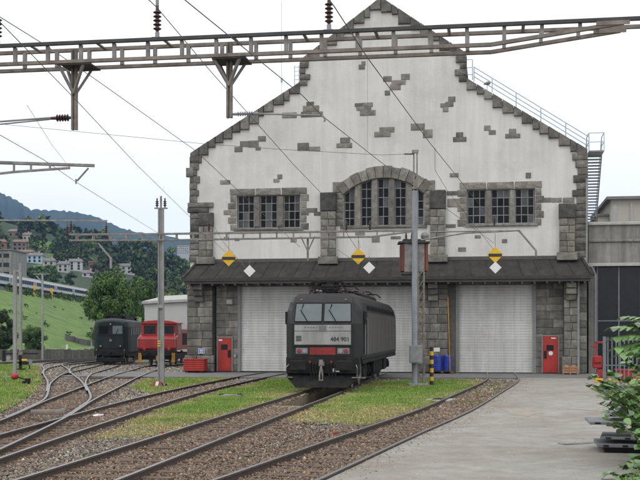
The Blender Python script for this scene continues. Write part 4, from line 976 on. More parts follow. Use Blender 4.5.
for x, z in ((-.78, 1.45), (.78, 1.45), (0, 3.2)): mb = MB(); mb.lathe((x, .02, z), [(.11, 0), (.12, .08), (.10, .12)], 14, (0, -1, 0)); h = obj('headlamp', mb, 'under', gl); mb = MB(); mb.disc((x, -.105, z), .075, (0, -1, 0)); obj('lens', mb, 'galv2', h)
mb = MB(); mb.box(-.11, .11, -.04, .02, 1.78, 2.0); obj('crest', mb, 'rooft', gl, bevel=.03)
for s in (-1, 1):
    for y in (1.5, 16.2): mb = MB(); mb.box(*sorted((1.45 * s, 1.475 * s)), y, y + .7, 1.1, 3.0); d = obj('cab_door', mb, 'green', gl, bevel=.01); mb = MB(); mb.box(*sorted((1.475 * s, 1.485 * s)), y + .12, y + .58, 2.3, 2.9); obj('door_window', mb, 'darkglass', d)
    for k in range(6): mb = MB(); y = 3.4 + k * 2.1; mb.box(*sorted((1.455 * s, 1.48 * s)), y, y + 1.3, 2.35, 2.95); obj('side_window', mb, 'winglass', gl)
    mb = MB(); mb.lathe((.875 * s, -.05, .95), [(.17, 0), (.12, .03), (.12, .35), (.24, .36), (.24, .42)], 14, (0, -1, 0)); obj('buffer', mb, 'under', gl)
    mb = MB(); mb.tube([(1.1 * s, -.06, .5), (1.1 * s, -.25, .5), (1.1 * s, -.25, 1.1), (1.1 * s, -.05, 1.2)], .02, 6); obj('handrail', mb, 'galv2', gl)
mb = MB(); mb.box(-1.3, 1.3, -.05, .5, .65, 1.12); mb.box(-1.1, 1.1, -.25, .4, .18, .52); mb.box(-.08, .08, -.4, 0, .85, 1.02); obj('buffer_beam', mb, 'under', gl, bevel=.04)
for yb in (4, 14.4):
    bg = bpy.data.objects.new('bogie', None); link(bg, gl, (0, yb, 0))
    for s in (-1, 1):
        mb = MB(); mb.box(*sorted((1.0 * s, 1.25 * s)), -2.9, 2.9, .5, .95); obj('bogie_frame', mb, 'under', bg, bevel=.04)
        for y in (-2.1, 0, 2.1): mb = MB(); mb.lathe((.72 * s, y, .63), [(.655, -.04), (.655, 0), (.62, .0), (.62, .1), (.2, .12)], 20, (s, 0, 0)); obj('wheel', mb, 'galv2', bg)
mb = MB(); mb.box(-1.25, 1.25, 6.9, 11.5, .35, .95); obj('transformer_tank', mb, 'under', gl)
mb = MB(); mb.box(-.7, .7, 5.5, 13, 3.66, 3.95)
for y in (3.2, 15): mb.box(-.9, .9, y - .8, y + .8, 3.85, 3.9); [mb.bar((s * .5, y - .9, 3.95), (s * .7, y + .9, 4.1), .05) for s in (-1, 1)]; mb.tube([(-.9, y, 4.05), (.9, y, 4.1)], .04, 6); [mb.lathe((s * .6, y + q, 3.6), [(.07, 0), (.07, .28)], 8) for s in (-1, 1) for q in (-.7, .7)]
obj('roof_gear', mb, 'under', gl)

# ================================================================== RED SHUNTING LOCOMOTIVE
p, a5 = place_on('five', 81)
rl_ = thing('red_shunter', 'red shunting locomotive with sloping bonnet and yellow steps beside the shed corner', 'locomotive', (-12.02, 81, gz(0, 81) + .04), R(-1.5))
mb = MB(); mb.prism([(0.95, 1.15), (0.95, 3.10), (1.05, 3.22), (3.3, 3.22), (3.4, 3.10), (3.4, 1.15)], -1.32, 1.32, lambda y, x, z: (x, y, z)); obj('cab', mb, 'redloco', rl_, bevel=.05)
mb = MB(); mb.prism([(-1.42, 3.18), (-.9, 3.32), (0, 3.38), (.9, 3.32), (1.42, 3.18), (1.4, 3.12), (-1.4, 3.12)], .75, 3.6, lambda x, y, z: (x, y, z)); obj('cab_roof', mb, 'redloco', rl_)
for s in (-1, 1):
    mb = MB(); mb.box(*sorted((.24 * s, 1.12 * s)), .93, .96, 2.35, 2.98); f = obj('cab_window', mb, 'darkglass', rl_)
    mb = MB(); x0, x1 = sorted((.20 * s, 1.16 * s)); mb.box(x0, x1, .915, .955, 2.30, 2.348); mb.box(x0, x1, .915, .955, 2.982, 3.02); mb.box(x0, x0 + .038, .915, .955, 2.35, 2.98); mb.box(x1 - .038, x1, .915, .955, 2.35, 2.98); obj('window_frame', mb, 'redloco', f)
    mb = MB(); mb.box(*sorted((1.32 * s, 1.34 * s)), 1.5, 2.9, 2.3, 3.0); obj('side_window', mb, 'darkglass', rl_)
mb = MB(); mb.prism([(0.0, 1.28), (.0, 1.98), (.28, 2.16), (.93, 2.27), (.93, 1.15), (.1, 1.15)], -1.45, 1.45, lambda y, x, z: (x, y, z)); obj('bonnet', mb, 'redloco', rl_, bevel=.06)
mb = MB(); mb.box(-1.46, 1.46, -.01, .9, 1.93, 1.97); mb.box(-.012, .012, -.012, .02, 1.3, 1.95); obj('bonnet_trim', mb, 'redloco', rl_)
for x in (-.5, .5): mb = MB(); mb.box(x - .28, x + .28, -.012, .02, 1.42, 1.82); [mb.box(x - .24, x + .24, -.022, -.012, 1.46 + .06 * k, 1.485 + .06 * k) for k in range(6)]; obj('bonnet_hatch', mb, 'redloco', rl_)
for s in (-1, 1): mb = MB(); mb.tube([(1.38 * s, .05, 1.3), (1.38 * s, -.08, 1.4), (1.38 * s, -.08, 1.95), (1.25 * s, .3, 2.35), (1.25 * s, .9, 2.42)], .022, 6); obj('handrail', mb, 'galv', rl_); mb = MB(); mb.bar((.68 * s, .90, 2.36), (.5 * s, .90, 2.75), .03); obj('wiper', mb, 'dark', rl_)
for x in (-.9, .9): mb = MB(); mb.lathe((x, .0, 1.25), [(.12, 0), (.13, .06), (.1, .09)], 12, (0, -1, 0)); obj('headlamp', mb, 'redloco', rl_)
mb = MB(); mb.box(-1.42, 1.42, .0, .5, .70, 1.14); mb.box(-1.2, 1.2, .1, 9, .45, .9); mb.box(-.08, .08, -.3, 0, .8, 1.0); obj('frame', mb, 'under', rl_, bevel=.02)
for s in (-1, 1):
    mb = MB(); mb.lathe((.875 * s, 0, .95), [(.17, 0), (.11, .03), (.11, .3), (.23, .31), (.23, .38)], 14, (0, -1, 0)); obj('buffer', mb, 'under', rl_)
    mb = MB(); mb.box(*sorted((1.10 * s, 1.36 * s)), -.06, -.002, .26, .95); obj('step_plate', mb, 'ochre', rl_, bevel=.01)
    for y in (1.8, 4.4, 7.2): mb = MB(); mb.lathe((.72 * s, y, .52), [(.54, -.04), (.54, 0), (.51, .0), (.51, .1), (.2, .12)], 20, (s, 0, 0)); obj('wheel', mb, 'galv2', rl_)
mb = MB(); mb.box(-.05, .25, -.09, -.03, .36, .90); obj('hose_holder', mb, 'ochre', rl_, bevel=.02)
for x in (-.5, .45): mb = MB(); mb.tube([(x, 0, 1.0), (x, -.16, .95), (x + .03, -.16, .55)], .03, 6); obj('brake_hose', mb, 'dark', rl_)
mb = MB(); mb.prism([(3.4, 1.15), (3.4, 2.75), (8.8, 2.75), (9, 2.5), (9, 1.15)], -1.3, 1.3, lambda y, x, z: (x, y, z)); obj('rear_bonnet', mb, 'redloco', rl_, bevel=.05)
mb = MB()
for k in range(6): mb.box(1.3, 1.32, 3.9 + k * .8, 4.5 + k * .8, 1.5, 2.4)
obj('bonnet_louvre', mb, 'under', rl_)
# ================================================================== OVERHEAD LINE
def insulator_mb(base, axis=(0, 0, 1), r=.10, n=5, pitch=.075):
    mb = MB(); prof = [(.02, -.12), (.03, -.02)]
    for k in range(n): h = k * pitch; prof += [(r * .45, h), (r, h + pitch * .35), (r * .9, h + pitch * .5), (r * .45, h + pitch * .7)]
    prof += [(.035, n * pitch), (.03, n * pitch + .1)]
    return mb.lathe(base, prof, 12, axis)
G1 = Frame(0, 21.0, AB)
gn = thing('catenary_gantry', 'rusty steel ladder beam gantry spanning the top of the picture', 'gantry', (0, 21, 0), -AB)
zT = sum(G1.W(x, y)[1] for x, y in ((0, 48), (220, 36), (420, 26))) / 3; gdep = .37; gw = .55
uL, uK, uE, uR = G1.W(-60, 0)[0], G1.W(492, 0)[0], G1.W(624, 0)[0], G1.W(700, 0)[0]
zB = zT - gdep
for v, nm in ((0, 'near'), (gw, 'far')):
    mb = MB(); mb.box(uL, uR, v - .04, v + .04, zT - .035, zT + .03); obj('top_chord', mb, 'darksteel' if v == 0 else 'rustbeam', gn)
    mb = MB(); mb.box(uL, uK, v - .04, v + .04, zB - .035, zB + .03); mb.bar((uK, v, zB), (uE, v, zT - .068), .08, .065); mb.box(uE - .5, uE + .1, v - .055, v - .041, zT - .11, zT - .036); obj('bottom_chord', mb, 'rustbeam', gn)
    u = uL + .2
    while u < uE - .3:
        zb_ = zB if u <= uK else zB + (zT - .1 - zB) * (u - uK) / (uE - uK)
        vv = v + (.045 if v == 0 else -.045)
        mb = MB(); mb.box(u - .035, u + .035, vv - .012, vv + .012, zb_ + .03, zT - .036); mb.box(u + .02, u + .036, vv + .012, vv + .05, zb_ + .03, zT - .036); obj('batten', mb, 'galv2', gn); u += .69
u = uL + .55
while u < uE:
    mb = MB(); mb.box(u - .03, u + .03, .041, gw - .041, zT - .035, zT - .01); obj('cross_tie', mb, 'galv2', gn); u += 1.38
def drop_post(x, ybot, xl, xr, ybr):
    u = G1.W(x, 100, gw / 2)[0]; zb_ = G1.W(x, ybot, gw / 2)[1]; zbr = G1.W(x, ybr, gw / 2)[1]; v = gw / 2; mb = MB()
    mb.box(u - .055, u - .02, v - .05, v + .05, zb_, zT - .05); mb.box(u + .02, u + .055, v - .05, v + .05, zb_, zT - .05); mb.box(u - .02, u + .02, v - .012, v + .012, zb_, zT - .05); o = obj('drop_post', mb, 'rustbeam', gn)
    for xx in (xl, xr):
        uu = G1.W(xx, 70, gw / 2)[0]; mb = MB(); mb.bar((uu, .03, zB - .03), (u, v - .05, zbr), .05, .05); mb.bar((uu, gw - .03, zB - .03), (u, v + .05, zbr), .05, .05); obj('brace', mb, 'galv2', gn)
    mb = MB(); mb.box(G1.W(xl, 70)[0] - .05, G1.W(xr, 70)[0] + .05, -.02, gw + .02, zB - .065, zB - .036); obj('base_plate', mb, 'darksteel', gn)
    return u, v
u, v = drop_post(74.5, 130, 63, 88, 94)
z = G1.W(60, 118, v)[1]; mb = insulator_mb((u - .12, v, z), (-1, 0, 0), .075, 5, .055); obj('insulator', mb, 'insul', gn)
mb = MB(); mb.tube([(u - .05, v, z), (u - .14, v, z)], .025, 6); mb.tube([(u - .45, v, z), (u - .6, v, z)], .03, 6); mb.tube([(u - .5, v, z + .01), (u - 3.0, v - .05, z - .10)], .02, 6); mb.tube([(u - .52, v, z - .02), (u - 3.0, v - .05, z - .19)], .016, 6); obj('registration_arm', mb, 'galv', gn)
u, v = drop_post(229.5, 118, 216, 243, 86)
z = G1.W(240, 114, v)[1]; mb = insulator_mb((u + .16, v, z), (1, 0, 0), .05, 7, .045); obj('insulator', mb, 'galv', gn)
u2, z2 = G1.W(322, 115.5, v); mb = MB(); mb.tube([(u + .05, v, z), (u + .16, v, z)], .022, 6); mb.tube([(u + .5, v, z), (u2, v, z2)], .018, 6); mb.tube([(u2, v, z2), (u2 + .06, v, z2 - .06), (u2 + .05, v, z2 - .12)], .02, 6); obj('registration_arm', mb, 'galv', gn)
for x in (-2, 157.3, 329):
    u = G1.W(x, 30, .1)[0]; mb = insulator_mb((u, .1, zT + .20), (0, 0, 1), .085, 5, .08); obj('insulator', mb, 'insul', gn)
    mb = MB(); mb.box(u - .09, u + .09, .0, .22, zT + .031, zT + .05); mb.tube([(u, .1, zT + .05), (u, .1, zT + .16)], .045, 8); mb.tube([(u, .1, zT + .68), (u, .1, zT + .80)], .035, 8); obj('insulator_foot', mb, 'galv', gn)
for u in (uL - .25, uR - .1):
    mb = MB(); mb.box(u - .1, u + .1, gw / 2 - .1, gw / 2 + .1, -.1, zT + .4); mb.box(u - .3, u + .3, gw / 2 - .3, gw / 2 + .3, -.14, .2); obj('portal_leg', mb, 'galv2', gn)

# second gantry by the shed, on the grey pole and the blue grey mast
PL = G(161, 386.3, -.05); MP = G(414.8, 386.5, -.05)
a2 = math.atan2(-(MP.y - PL.y), MP.x - PL.x); G2 = Frame(PL.x, PL.y, a2); span = (MP - PL).length
pole = thing('catenary_pole', 'grey pole with two brown insulators on top beside the red shunting locomotive', 'pole', (PL.x, PL.y, -.08), -a2)
zt_ = EYE + (HOR - 207) / F * PL.y
mb = MB(); mb.box(-.13, -.09, -.12, .12, 0, 3.6); mb.box(.09, .13, -.12, .12, 0, 3.6); mb.box(-.09, .09, -.02, .02, 0, 3.6); mb.box(-.12, .12, -.10, .10, 3.4, 3.55); obj('lower_shaft', mb, 'poleconc', pole)
mb = MB(); mb.box(-.12, -.07, -.10, .10, 3.6, zt_); mb.box(.07, .12, -.10, .10, 3.6, zt_); mb.box(-.07, .07, -.03, .03, 3.6, zt_); obj('upper_shaft', mb, 'poleconc', pole)
for x in (-.17, .17): obj('insulator', insulator_mb((x, 0, zt_ + .12), (0, 0, 1), .085, 3, .08), 'insul', pole)
mb = MB(); mb.box(-.28, .28, -.06, .06, zt_ + .0, zt_ + .05); mb.box(-.04, .04, -.04, .04, zt_ + .05, zt_ + .55); obj('pole_cap', mb, 'galv2', pole)
mb = MB(); [mb.box(-.132, .0, -.135, -.122, 1.75 + .1 * k, 1.80 + .1 * k) for k in range(3)]; obj('yellow_band', mb, 'yellow', pole)
mb = MB(); mb.box(-.34, .34, -.2, .2, -.06, .12); obj('footing', mb, 'concrete', pole, bevel=.03)
ws_ = thing('warning_board', 'red and white striped marker board leaning against the foot of the grey pole', 'marker board', (PL.x - .14, PL.y - .42, -.06), -a2 + .1)
mb = MB()
for k in range(3): mb.add([(-.30 + .2 * k, -.02, .03), (-.10 + .2 * k, -.02, .03), (-.02 + .2 * k, .06, .34), (-.22 + .2 * k, .06, .34), (-.30 + .2 * k, .01, .03), (-.10 + .2 * k, .01, .03), (-.02 + .2 * k, .09, .34), (-.22 + .2 * k, .09, .34)], [(0, 1, 2, 3), (7, 6, 5, 4), (0, 4, 5, 1), (1, 5, 6, 2), (2, 6, 7, 3), (3, 7, 4, 0)]) if k != 1 else None
obj('red_stripe', mb, 'red', ws_)
mb = MB(); k = 1; mb.add([(-.30 + .2 * k, -.02, .03), (-.10 + .2 * k, -.02, .03), (-.02 + .2 * k, .06, .34), (-.22 + .2 * k, .06, .34), (-.30 + .2 * k, .01, .03), (-.10 + .2 * k, .01, .03), (-.02 + .2 * k, .09, .34), (-.22 + .2 * k, .09, .34)], [(0, 1, 2, 3), (7, 6, 5, 4), (0, 4, 5, 1), (1, 5, 6, 2), (2, 6, 7, 3), (3, 7, 4, 0)]); obj('white_stripe', mb, 'whitep', ws_)
mb = MB(); mb.bar((.2, .08, .0), (.25, .12, .3), .05); mb.bar((.55, .1, 0), (.35, .1, .25), .08); mb.bar((.62, .08, 0), (.7, .1, .2), .12); obj('bracket', mb, 'under', ws_); ws_.scale = (.62, .62, .68)

b2 = thing('lattice_gantry', 'slender lattice beam gantry stretched across the shed front between pole and mast', 'gantry', (PL.x, PL.y, 0), -a2)
zA = G2.W(161, 234)[1]; zM = G2.W(410, 230.5)[1]; ug = G2.W(412, 232)[0]; ul = G2.W(70, 241)[0]; d2 = .27
uk = G2.W(372, 235)[0]
for v in (-.16, .16):
    mb = MB(); mb.bar((ul, v, zA - .02), (0, v, zA), .06); mb.bar((0, v, zA), (ug, v, zM), .06); obj('top_chord', mb, 'galv2', b2)
    mb = MB(); mb.bar((ul, v, zA - d2), (0, v, zA - d2), .05); mb.bar((0, v, zA - d2), (uk, v, zM - d2), .05); mb.bar((uk, v, zM - d2), (ug, v, zM - .04), .05); obj('bottom_chord', mb, 'galv2', b2)
    u = ul + .3
    while u < ug - .6:
        t = max(0, u) / ug; zz = zA + (zM - zA) * t; zb_ = zz - d2 if u < uk else zz - d2 * (ug - u) / (ug - uk)
        mb = MB(); mb.box(u - .028, u + .028, v - .012, v + .012, zb_ + .02, zz - .03); obj('batten', mb, 'galv2', b2); u += .72
def hang(x, y0, y1, half=.3):
    u, z1 = G2.W(x, y1); _, z0 = G2.W(x, y0); mb = MB(); mb.box(u - .045, u + .045, -.05, .05, z1, z0 + .1); mb.bar((u - half, 0, z0 + .2), (u, 0, z0 - .45), .05); mb.bar((u + half, 0, z0 + .2), (u, 0, z0 - .45), .05); obj('drop_post', mb, 'rustbeam', b2)
hang(307.8, 241, 261)
u, z0 = G2.W(98, 243); u2, z1 = G2.W(112, 264); mb = MB(); mb.bar((u, 0, z0), (u2 - .05, 0, z1 + .25), .07); mb.bar((u2 - .05, 0, z1 + .3), (u2 - .05, 0, z1 - .2), .09); obj('drop_post', mb, 'poleconc', b2)
for x in (209, 71, 346.5, 370): u, z = G2.W(x, 229); obj('insulator', insulator_mb((u, 0, zA + .2), (0, 0, 1), .085, 4, .07), 'insul', b2)

# mast with transformer box
ms = thing('catenary_mast', 'tall blue grey mast with rusty lattice post standing before the middle door pillar', 'mast', (MP.x, MP.y, -.06), -a2)
k_ = MP.y / F; zm = lambda y: EYE + (HOR - y) * k_ + .06
mb = MB(); mb.lathe((0, 0, 0), [(.125, 0), (.125, zm(191)), (.05, zm(191) + .02)], 14); obj('shaft', mb, 'polebg', ms, smooth=False)
mb = MB(); mb.tube([(-.04, .02, zm(191)), (-.04, .02, zm(150))], .035, 8); mb.tube([(.10, .05, zm(240)), (.10, .05, zm(152))], .03, 8); mb.box(-.12, .16, -.06, .08, zm(153), zm(150)); mb.box(-.12, .16, -.06, .08, zm(189), zm(187)); obj('top_mast', mb, 'galv2', ms)
obj('insulator', insulator_mb((-.16, 0, zm(154)), (-1, 0, 0), .05, 4, .05), 'insul', ms)
xl_, xr_ = .16, .40
mb = MB(); [mb.box(x - .035, x + .035, .05 + q, .11 + q, 0, zm(272)) for x in (xl_, xr_) for q in (0, .26)]
z = .2
while z < zm(276): mb.bar((xl_, .06, z), (xr_, .06, z + .4), .03); mb.bar((xl_, .33, z + .4), (xr_, .33, z), .03); z += .45
obj('lattice_post', mb, 'rustbeam', ms)
bx0, bx1 = (401 - 414.8) * k_, (428.5 - 414.8) * k_; zb0, zb1 = zm(272), zm(243)
mb = MB(); mb.box(bx0 + .14, bx1 - .14, .22, 1.0, zb0, zb1); obj('transformer_box', mb, 'galv2', ms, bevel=.03)
tb = ms.children[-1]
for a, b in ((bx0, bx0 + .138), (bx1 - .138, bx1)): mb = MB(); mb.box(a + .02, b, .20, 1.02, zb0 + .05, zb1 - .02); [mb.box(a - .01, a + .02, .25 + .15 * q, .31 + .15 * q, zb0 + .1, zb1 - .05) for q in range(5)]; obj('cooling_side', mb, 'orange', tb, bevel=.01)
mb = MB(); mb.box(bx0 - .1, bx1 + .08, .12, 1.1, zb1 + .002, zb1 + .09); mb.box(bx0 + .1, bx1 - .1, .3, .9, zb1 + .09, zb1 + .2); obj('lid', mb, 'darksteel', tb, bevel=.02); mb = MB(); mb.box(bx0 + .05, bx1 - .05, .2, 1.0, zb0 - .1, zb0 - .003); obj('base_plate', mb, 'darksteel', tb, bevel=.02)
mb = MB(); mb.lathe((bx1 - .12, .45, zb1 + .18), [(.05, -.02), (.16, .05), (.19, .17), (.14, .28), (.05, .33)], 12); obj('bushing', mb, 'galv', tb)
for q in (.25, .5): obj('bushing', insulator_mb((bx0 + q, .5, zb1 + .2), (0, 0, 1), .07, 3, .06), 'insul', tb)
mb = MB(); mb.box((409 - 414.8) * k_, (422 - 414.8) * k_, -.42, -.14, zm(363), zm(345)); mb.box((410 - 414.8) * k_, (421 - 414.8) * k_, -.44, -.421, zm(362), zm(346)); obj('switch_cabinet', mb, 'galv', ms, bevel=.015)
mb = MB(); mb.box(-.28, .6, -.25, .5, -.05, .14); obj('footing', mb, 'concrete', ms, bevel=.03)
# cantilever tube arm to the right
mb = MB(); ua, za = G2.W(421, 240); ub, zb_ = G2.W(466, 233); uc, zc = G2.W(519, 230.5); ud, zd = G2.W(536, 250.5); o_ = lambda u, z: (u - span, 0, z + .06)
mb.tube([o_(ua, za), o_(ub, zb_), o_(uc, zc)], .035, 8); mb.tube([o_(uc, zc), o_(ud, zd)], .045, 8); mb.tube([o_(ud, zd + .02), o_(ud, zd - .25)], .05, 8); mb.tube([o_(G2.W(430, 232)[0], G2.W(430, 232)[1]), o_(uc, zc)], .03, 8); obj('cantilever_arm', mb, 'galv2', ms)
u, z = G2.W(494.5, 224); obj('insulator', insulator_mb(o_(u, z), (0, 0, 1), .07, 4, .06), 'insul', ms)

# diamond signs hanging under the gantry
def diamond(px, py, half, m, label, grp, bar):
    u, z = G2.W(px, py); s = thing('diamond_sign', label, 'sign', tuple(G2.world(u, -.25, z)), -a2, grp); h = half * k_; r_ = .0
    mb = MB(); mb.prism([(0, -h), (h, 0), (0, h), (-h, 0)], 0, .02); obj('plate', mb, m, s, bevel=.004)
    if bar: mb = MB(); w_ = h * .98; mb.box(-w_ * .82, w_ * .82, -.012, -.002, -.075, .055); obj('black_bar', mb, 'lettering', s)
    mb = MB(); zz = G2.W(px, 236)[1] - z; mb.tube([(0, .03, 0), (0, .03, zz + .1)] if bar else [(0, .03, -h * .9), (0, .03, h + .25)], .012, 6); obj('hanger', mb, 'wire', s)
grp1, grp2 = 'yellow diamond signs with black bar', 'small white diamond signs'
diamond(229.3, 258.5, 8.2, 'yellow', 'yellow diamond sign with black bar hanging before the awning above left door', grp1, True)
diamond(358.2, 256.7, 8.2, 'yellow', 'yellow diamond sign with black bar hanging beneath the arched window', grp1, True)
diamond(494.4, 255.3, 8.2, 'yellow', 'yellow diamond sign with black bar hanging directly over a white one', grp1, True)
diamond(250, 271.3, 6.0, 'whitep', 'white diamond sign to the lower right of the left yellow diamond', grp2, False)
diamond(369, 268, 6.0, 'whitep', 'white diamond sign right of the yellow diamond under the arched window', grp2, False)
diamond(494.6, 267.9, 6.0, 'whitep', 'white diamond sign touching the yellow diamond directly above it', grp2, False)

# farther cantilevers at the left
def far_mast(px, pyb, pyt, label, arms=(), w_=.16, m='poleconc'):
    b = G(px, pyb, -.1); kk = b.y / F; t = thing('line_mast', label, 'mast', tuple(b), -AB)
    z = EYE + (HOR - pyt) * kk - b.z; mb = MB(); mb.box(-w_ / 2, w_ / 2, -w_ / 2, w_ / 2, 0, z); obj('shaft', mb, m, t)
    for (x0, y0, x1, y1) in arms:
        mb = MB(); mb.bar(((x0 - px) * kk, 0, EYE + (HOR - y0) * kk - b.z), ((x1 - px) * kk, 0, EYE + (HOR - y1) * kk - b.z), .09); obj('arm', mb, m, t)
    return t, b, kk
far_mast(15, 378, 270, 'pale mast behind the point lever, leftmost in the picture', ((15, 271, 21, 271),))
far_mast(20.6, 370, 263, 'pale mast just right of the leftmost mast near the signal lamp')
far_mast(42.5, 361, 274, 'pale mast with a short cross arm at the foot of the green slope', ((33, 274, 50, 274), (36, 276, 42, 282)))
far_mast(91.5, 354, 300, 'thin pale mast to the left of the broad green tree', ((92, 307, 108, 304),))
t, b, kk = far_mast(-24, 372, 205, 'mast just outside the left edge carrying a long crossbeam', ())
mb = MB(); X_ = lambda px, py: ((px + 24) * kk, 0, EYE + (HOR - py) * kk - b.z)
mb.bar(X_(-24, 220), X_(113, 223), .10); obj('crossbeam', mb, 'galv2', t)
for x in (72, 112): q = X_(x, 236); obj('insulator', insulator_mb((q[0], 0, q[2]), (0, 0, 1), .12, 5, .11), 'insul', t); mb = MB(); mb.tube([(q[0], 0, q[2] + .6), (q[0], 0, X_(x, 223)[2])], .03, 6); obj('hanger', mb, 'wire', t)
la = thing('line_cantilever', 'short lattice arm reaching in from the left edge with a hanging bracket', 'cantilever', (0, 0, 0)); Ya = 30
mb = MB(); A = lambda x, y, dy=0.: pt(x, y, Ya + dy)
mb.bar(A(-40, 161), A(94.5, 165.5), .07); mb.bar(A(-40, 162, .3), A(94.5, 166, .3), .06); mb.bar(A(-40, 178), A(14, 172), .06); mb.bar(A(14, 172), A(70, 168), .06); obj('chord', mb, 'galv2', la)
for x in (-12, 14, 31, 50): mb = MB(); mb.bar(A(x, 163.5 + x * .02), A(x, 174 - x * .1), .05); obj('batten', mb, 'galv2', la)
mb = MB(); mb.bar(A(88.5, 168), A(77, 181), .04); mb.tube([A(76, 179), A(76, 184)], .02); obj('bracket', mb, 'rustbeam', la)
mb = MB(); mb.box(A(-44, 0).x - .12, A(-44, 0).x + .12, Ya, Ya + .3, -.14, A(0, 150).z); obj('mast', mb, 'galv2', la)

# wires
def wire(label, pts, r=.0095, grp='overhead wires above the yard'):
    P = [pt(*p) for p in pts]; full = []
    for a, b in zip(P, P[1:]):
        for k in range(8): full.append(a + (b - a) * k / 8)
    full.append(P[-1]); mb = MB(); mb.tube(full, r, 5); tag(obj('overhead_wire', mb, 'wire'), label, 'wire', grp)
wire('overhead wire from top left corner passing the left ladder beam post', [(-30, -3, 19), (0, 17, 21), (45, 45, 23.5), (100, 82.5, 27), (196, 151, 34.8), (262, 213, 46), (300, 247, 58)])
wire('overhead wire held by the long arm below the gantry', [(175, -12, 13.3), (185, 0, 13.9), (303, 96, 19.5), (323, 116.5, 21.5), (382, 163, 27), (440, 204, 36), (494, 243, 49)], .008)
wire('overhead wire over the gantry insulator left of the gable top', [(138, -13, 17.5), (149, 0, 19), (157, 7.5, 21), (210, 70.5, 25), (294, 165, 37.6), (321, 193, 45), (357, 249, 47.5)])
wire('overhead wire crossing the gable right of its top insulator', [(325, -6, 12.5), (334, 6, 14), (367, 57, 17), (430, 143, 24), (463, 184, 32), (493, 221, 46)], .008)
wire('thin faint overhead wire crossing the sky at left', [(-10, 10, 14), (0, 22, 15), (76, 100, 20), (137, 165, 27.8), (185, 212, 40), (225, 252, 61)], .007)
wire('thin cross span wire reaching the top of the blue grey mast', [(-20, 122, 48), (51, 129, 48), (206, 144, 47), (275, 149, 46.6), (382, 155, 46.3), (410, 154, 46.2)], .010)
wire('short thin wire slanting in the sky at far left', [(27, 105, 40), (52, 145, 52), (70, 168, 62)], .009)
wire('overhead wire below the short lattice arm at left', [(-20, 123, 26), (0, 135, 28), (44, 160, 33), (76, 182, 40), (140, 222, 60), (205, 262, 110)], .010)
wire('dropper wire hanging down the gable to the cross span', [(367.5, 58, 47), (367.5, 150, 46.8)], .008)
wire('wire from the mast arm down to the right yellow diamond', [(435, 148, 30), (435, 170, 33), (447, 190, 36), (494, 250, 46)], .007)
wire('slanting stay wire beside the left yellow diamond', [(213, 225, 46.5), (224, 243, 46.5), (246, 268, 46.4)], .008)
wire('slanting stay wire beside the middle yellow diamond', [(338, 250, 46), (356, 262, 46), (369, 262, 46)], .008)
wire('crooked dropper wire above the middle yellow diamond', [(358, 238, 46), (360, 247, 46), (357.5, 250, 46)], .008)

# ================================================================== YARD OBJECTS
def yard(px, py, dz=0.): return G(px, py, dz)
# yellow black post with plate
b = yard(431.6, 385, -.03); kk = b.y / F; t = thing('striped_post', 'yellow and black striped post with a white plate beside the blue barrels', 'post', tuple(b), -AB); hp = (385 - 347) * kk; n = 9
for k in range(n): mb = MB(); mb.lathe((0, 0, hp * k / n), [(.085, 0), (.085, hp / n)], 12); obj('band', mb, 'yellow' if k % 2 else 'lettering', t)
mb = MB(); mb.box(.09, .36, -.03, -.01, hp - .2, hp - .03); obj('plate', mb, 'whitep', t)
# blue barrels on a pallet
for px, lab in ((437.6, 'blue plastic barrel next to the striped post'), (447.6, 'blue plastic barrel below the yellow leaning pole')):
    b = yard(px, 373.4); kk = b.y / F; r_ = 4.6 * kk; hh = 15.5 * kk; t = thing('barrel', lab, 'barrel', (b.x, b.y, .135), 0, 'blue barrels')
    mb = MB(); mb.lathe((0, 0, 0), [(r_ * .92, 0), (r_, .03), (r_, hh * .3), (r_ * 1.03, hh * .33), (r_, hh * .36), (r_, hh * .64), (r_ * 1.03, hh * .67), (r_, hh * .7), (r_, hh * .93), (r_ * .9, hh), (r_ * .86, hh - .03)], 20); obj('drum', mb, 'blue', t)
    mb = MB(); mb.lathe((r_ * .4, 0, hh - .03), [(.05, 0), (.05, .05)], 10); obj('bung', mb, 'lettering', t)
b = yard(442.6, 373.4); t = thing('pallet', 'dark wooden pallet carrying the two blue barrels', 'pallet', (b.x, b.y, 0), -AB)
for k in range(5): mb = MB(); mb.box(-.62, .62, -.45 + .2 * k, -.33 + .2 * k, .11, .132); obj('board', mb, 'sleeper', t)
for k in range(3): mb = MB(); mb.box(-.6 + .53 * k, -.46 + .53 * k, -.45, .47, 0, .108); obj('bearer', mb, 'sleeper', t)
# yellow pole leaning
p0, p1 = SH.world(SW(450.8, 372)[0], -.95, .02), SH.world(SW(448.3, 300)[0], -.50, SW(448.3, 297)[1]); mb = MB(); mb.tube([p0, p1], .028, 8); tag(obj('leaning_pole', mb, 'ochre'), 'yellow pole leaning on the wall above the blue barrels', 'pole')
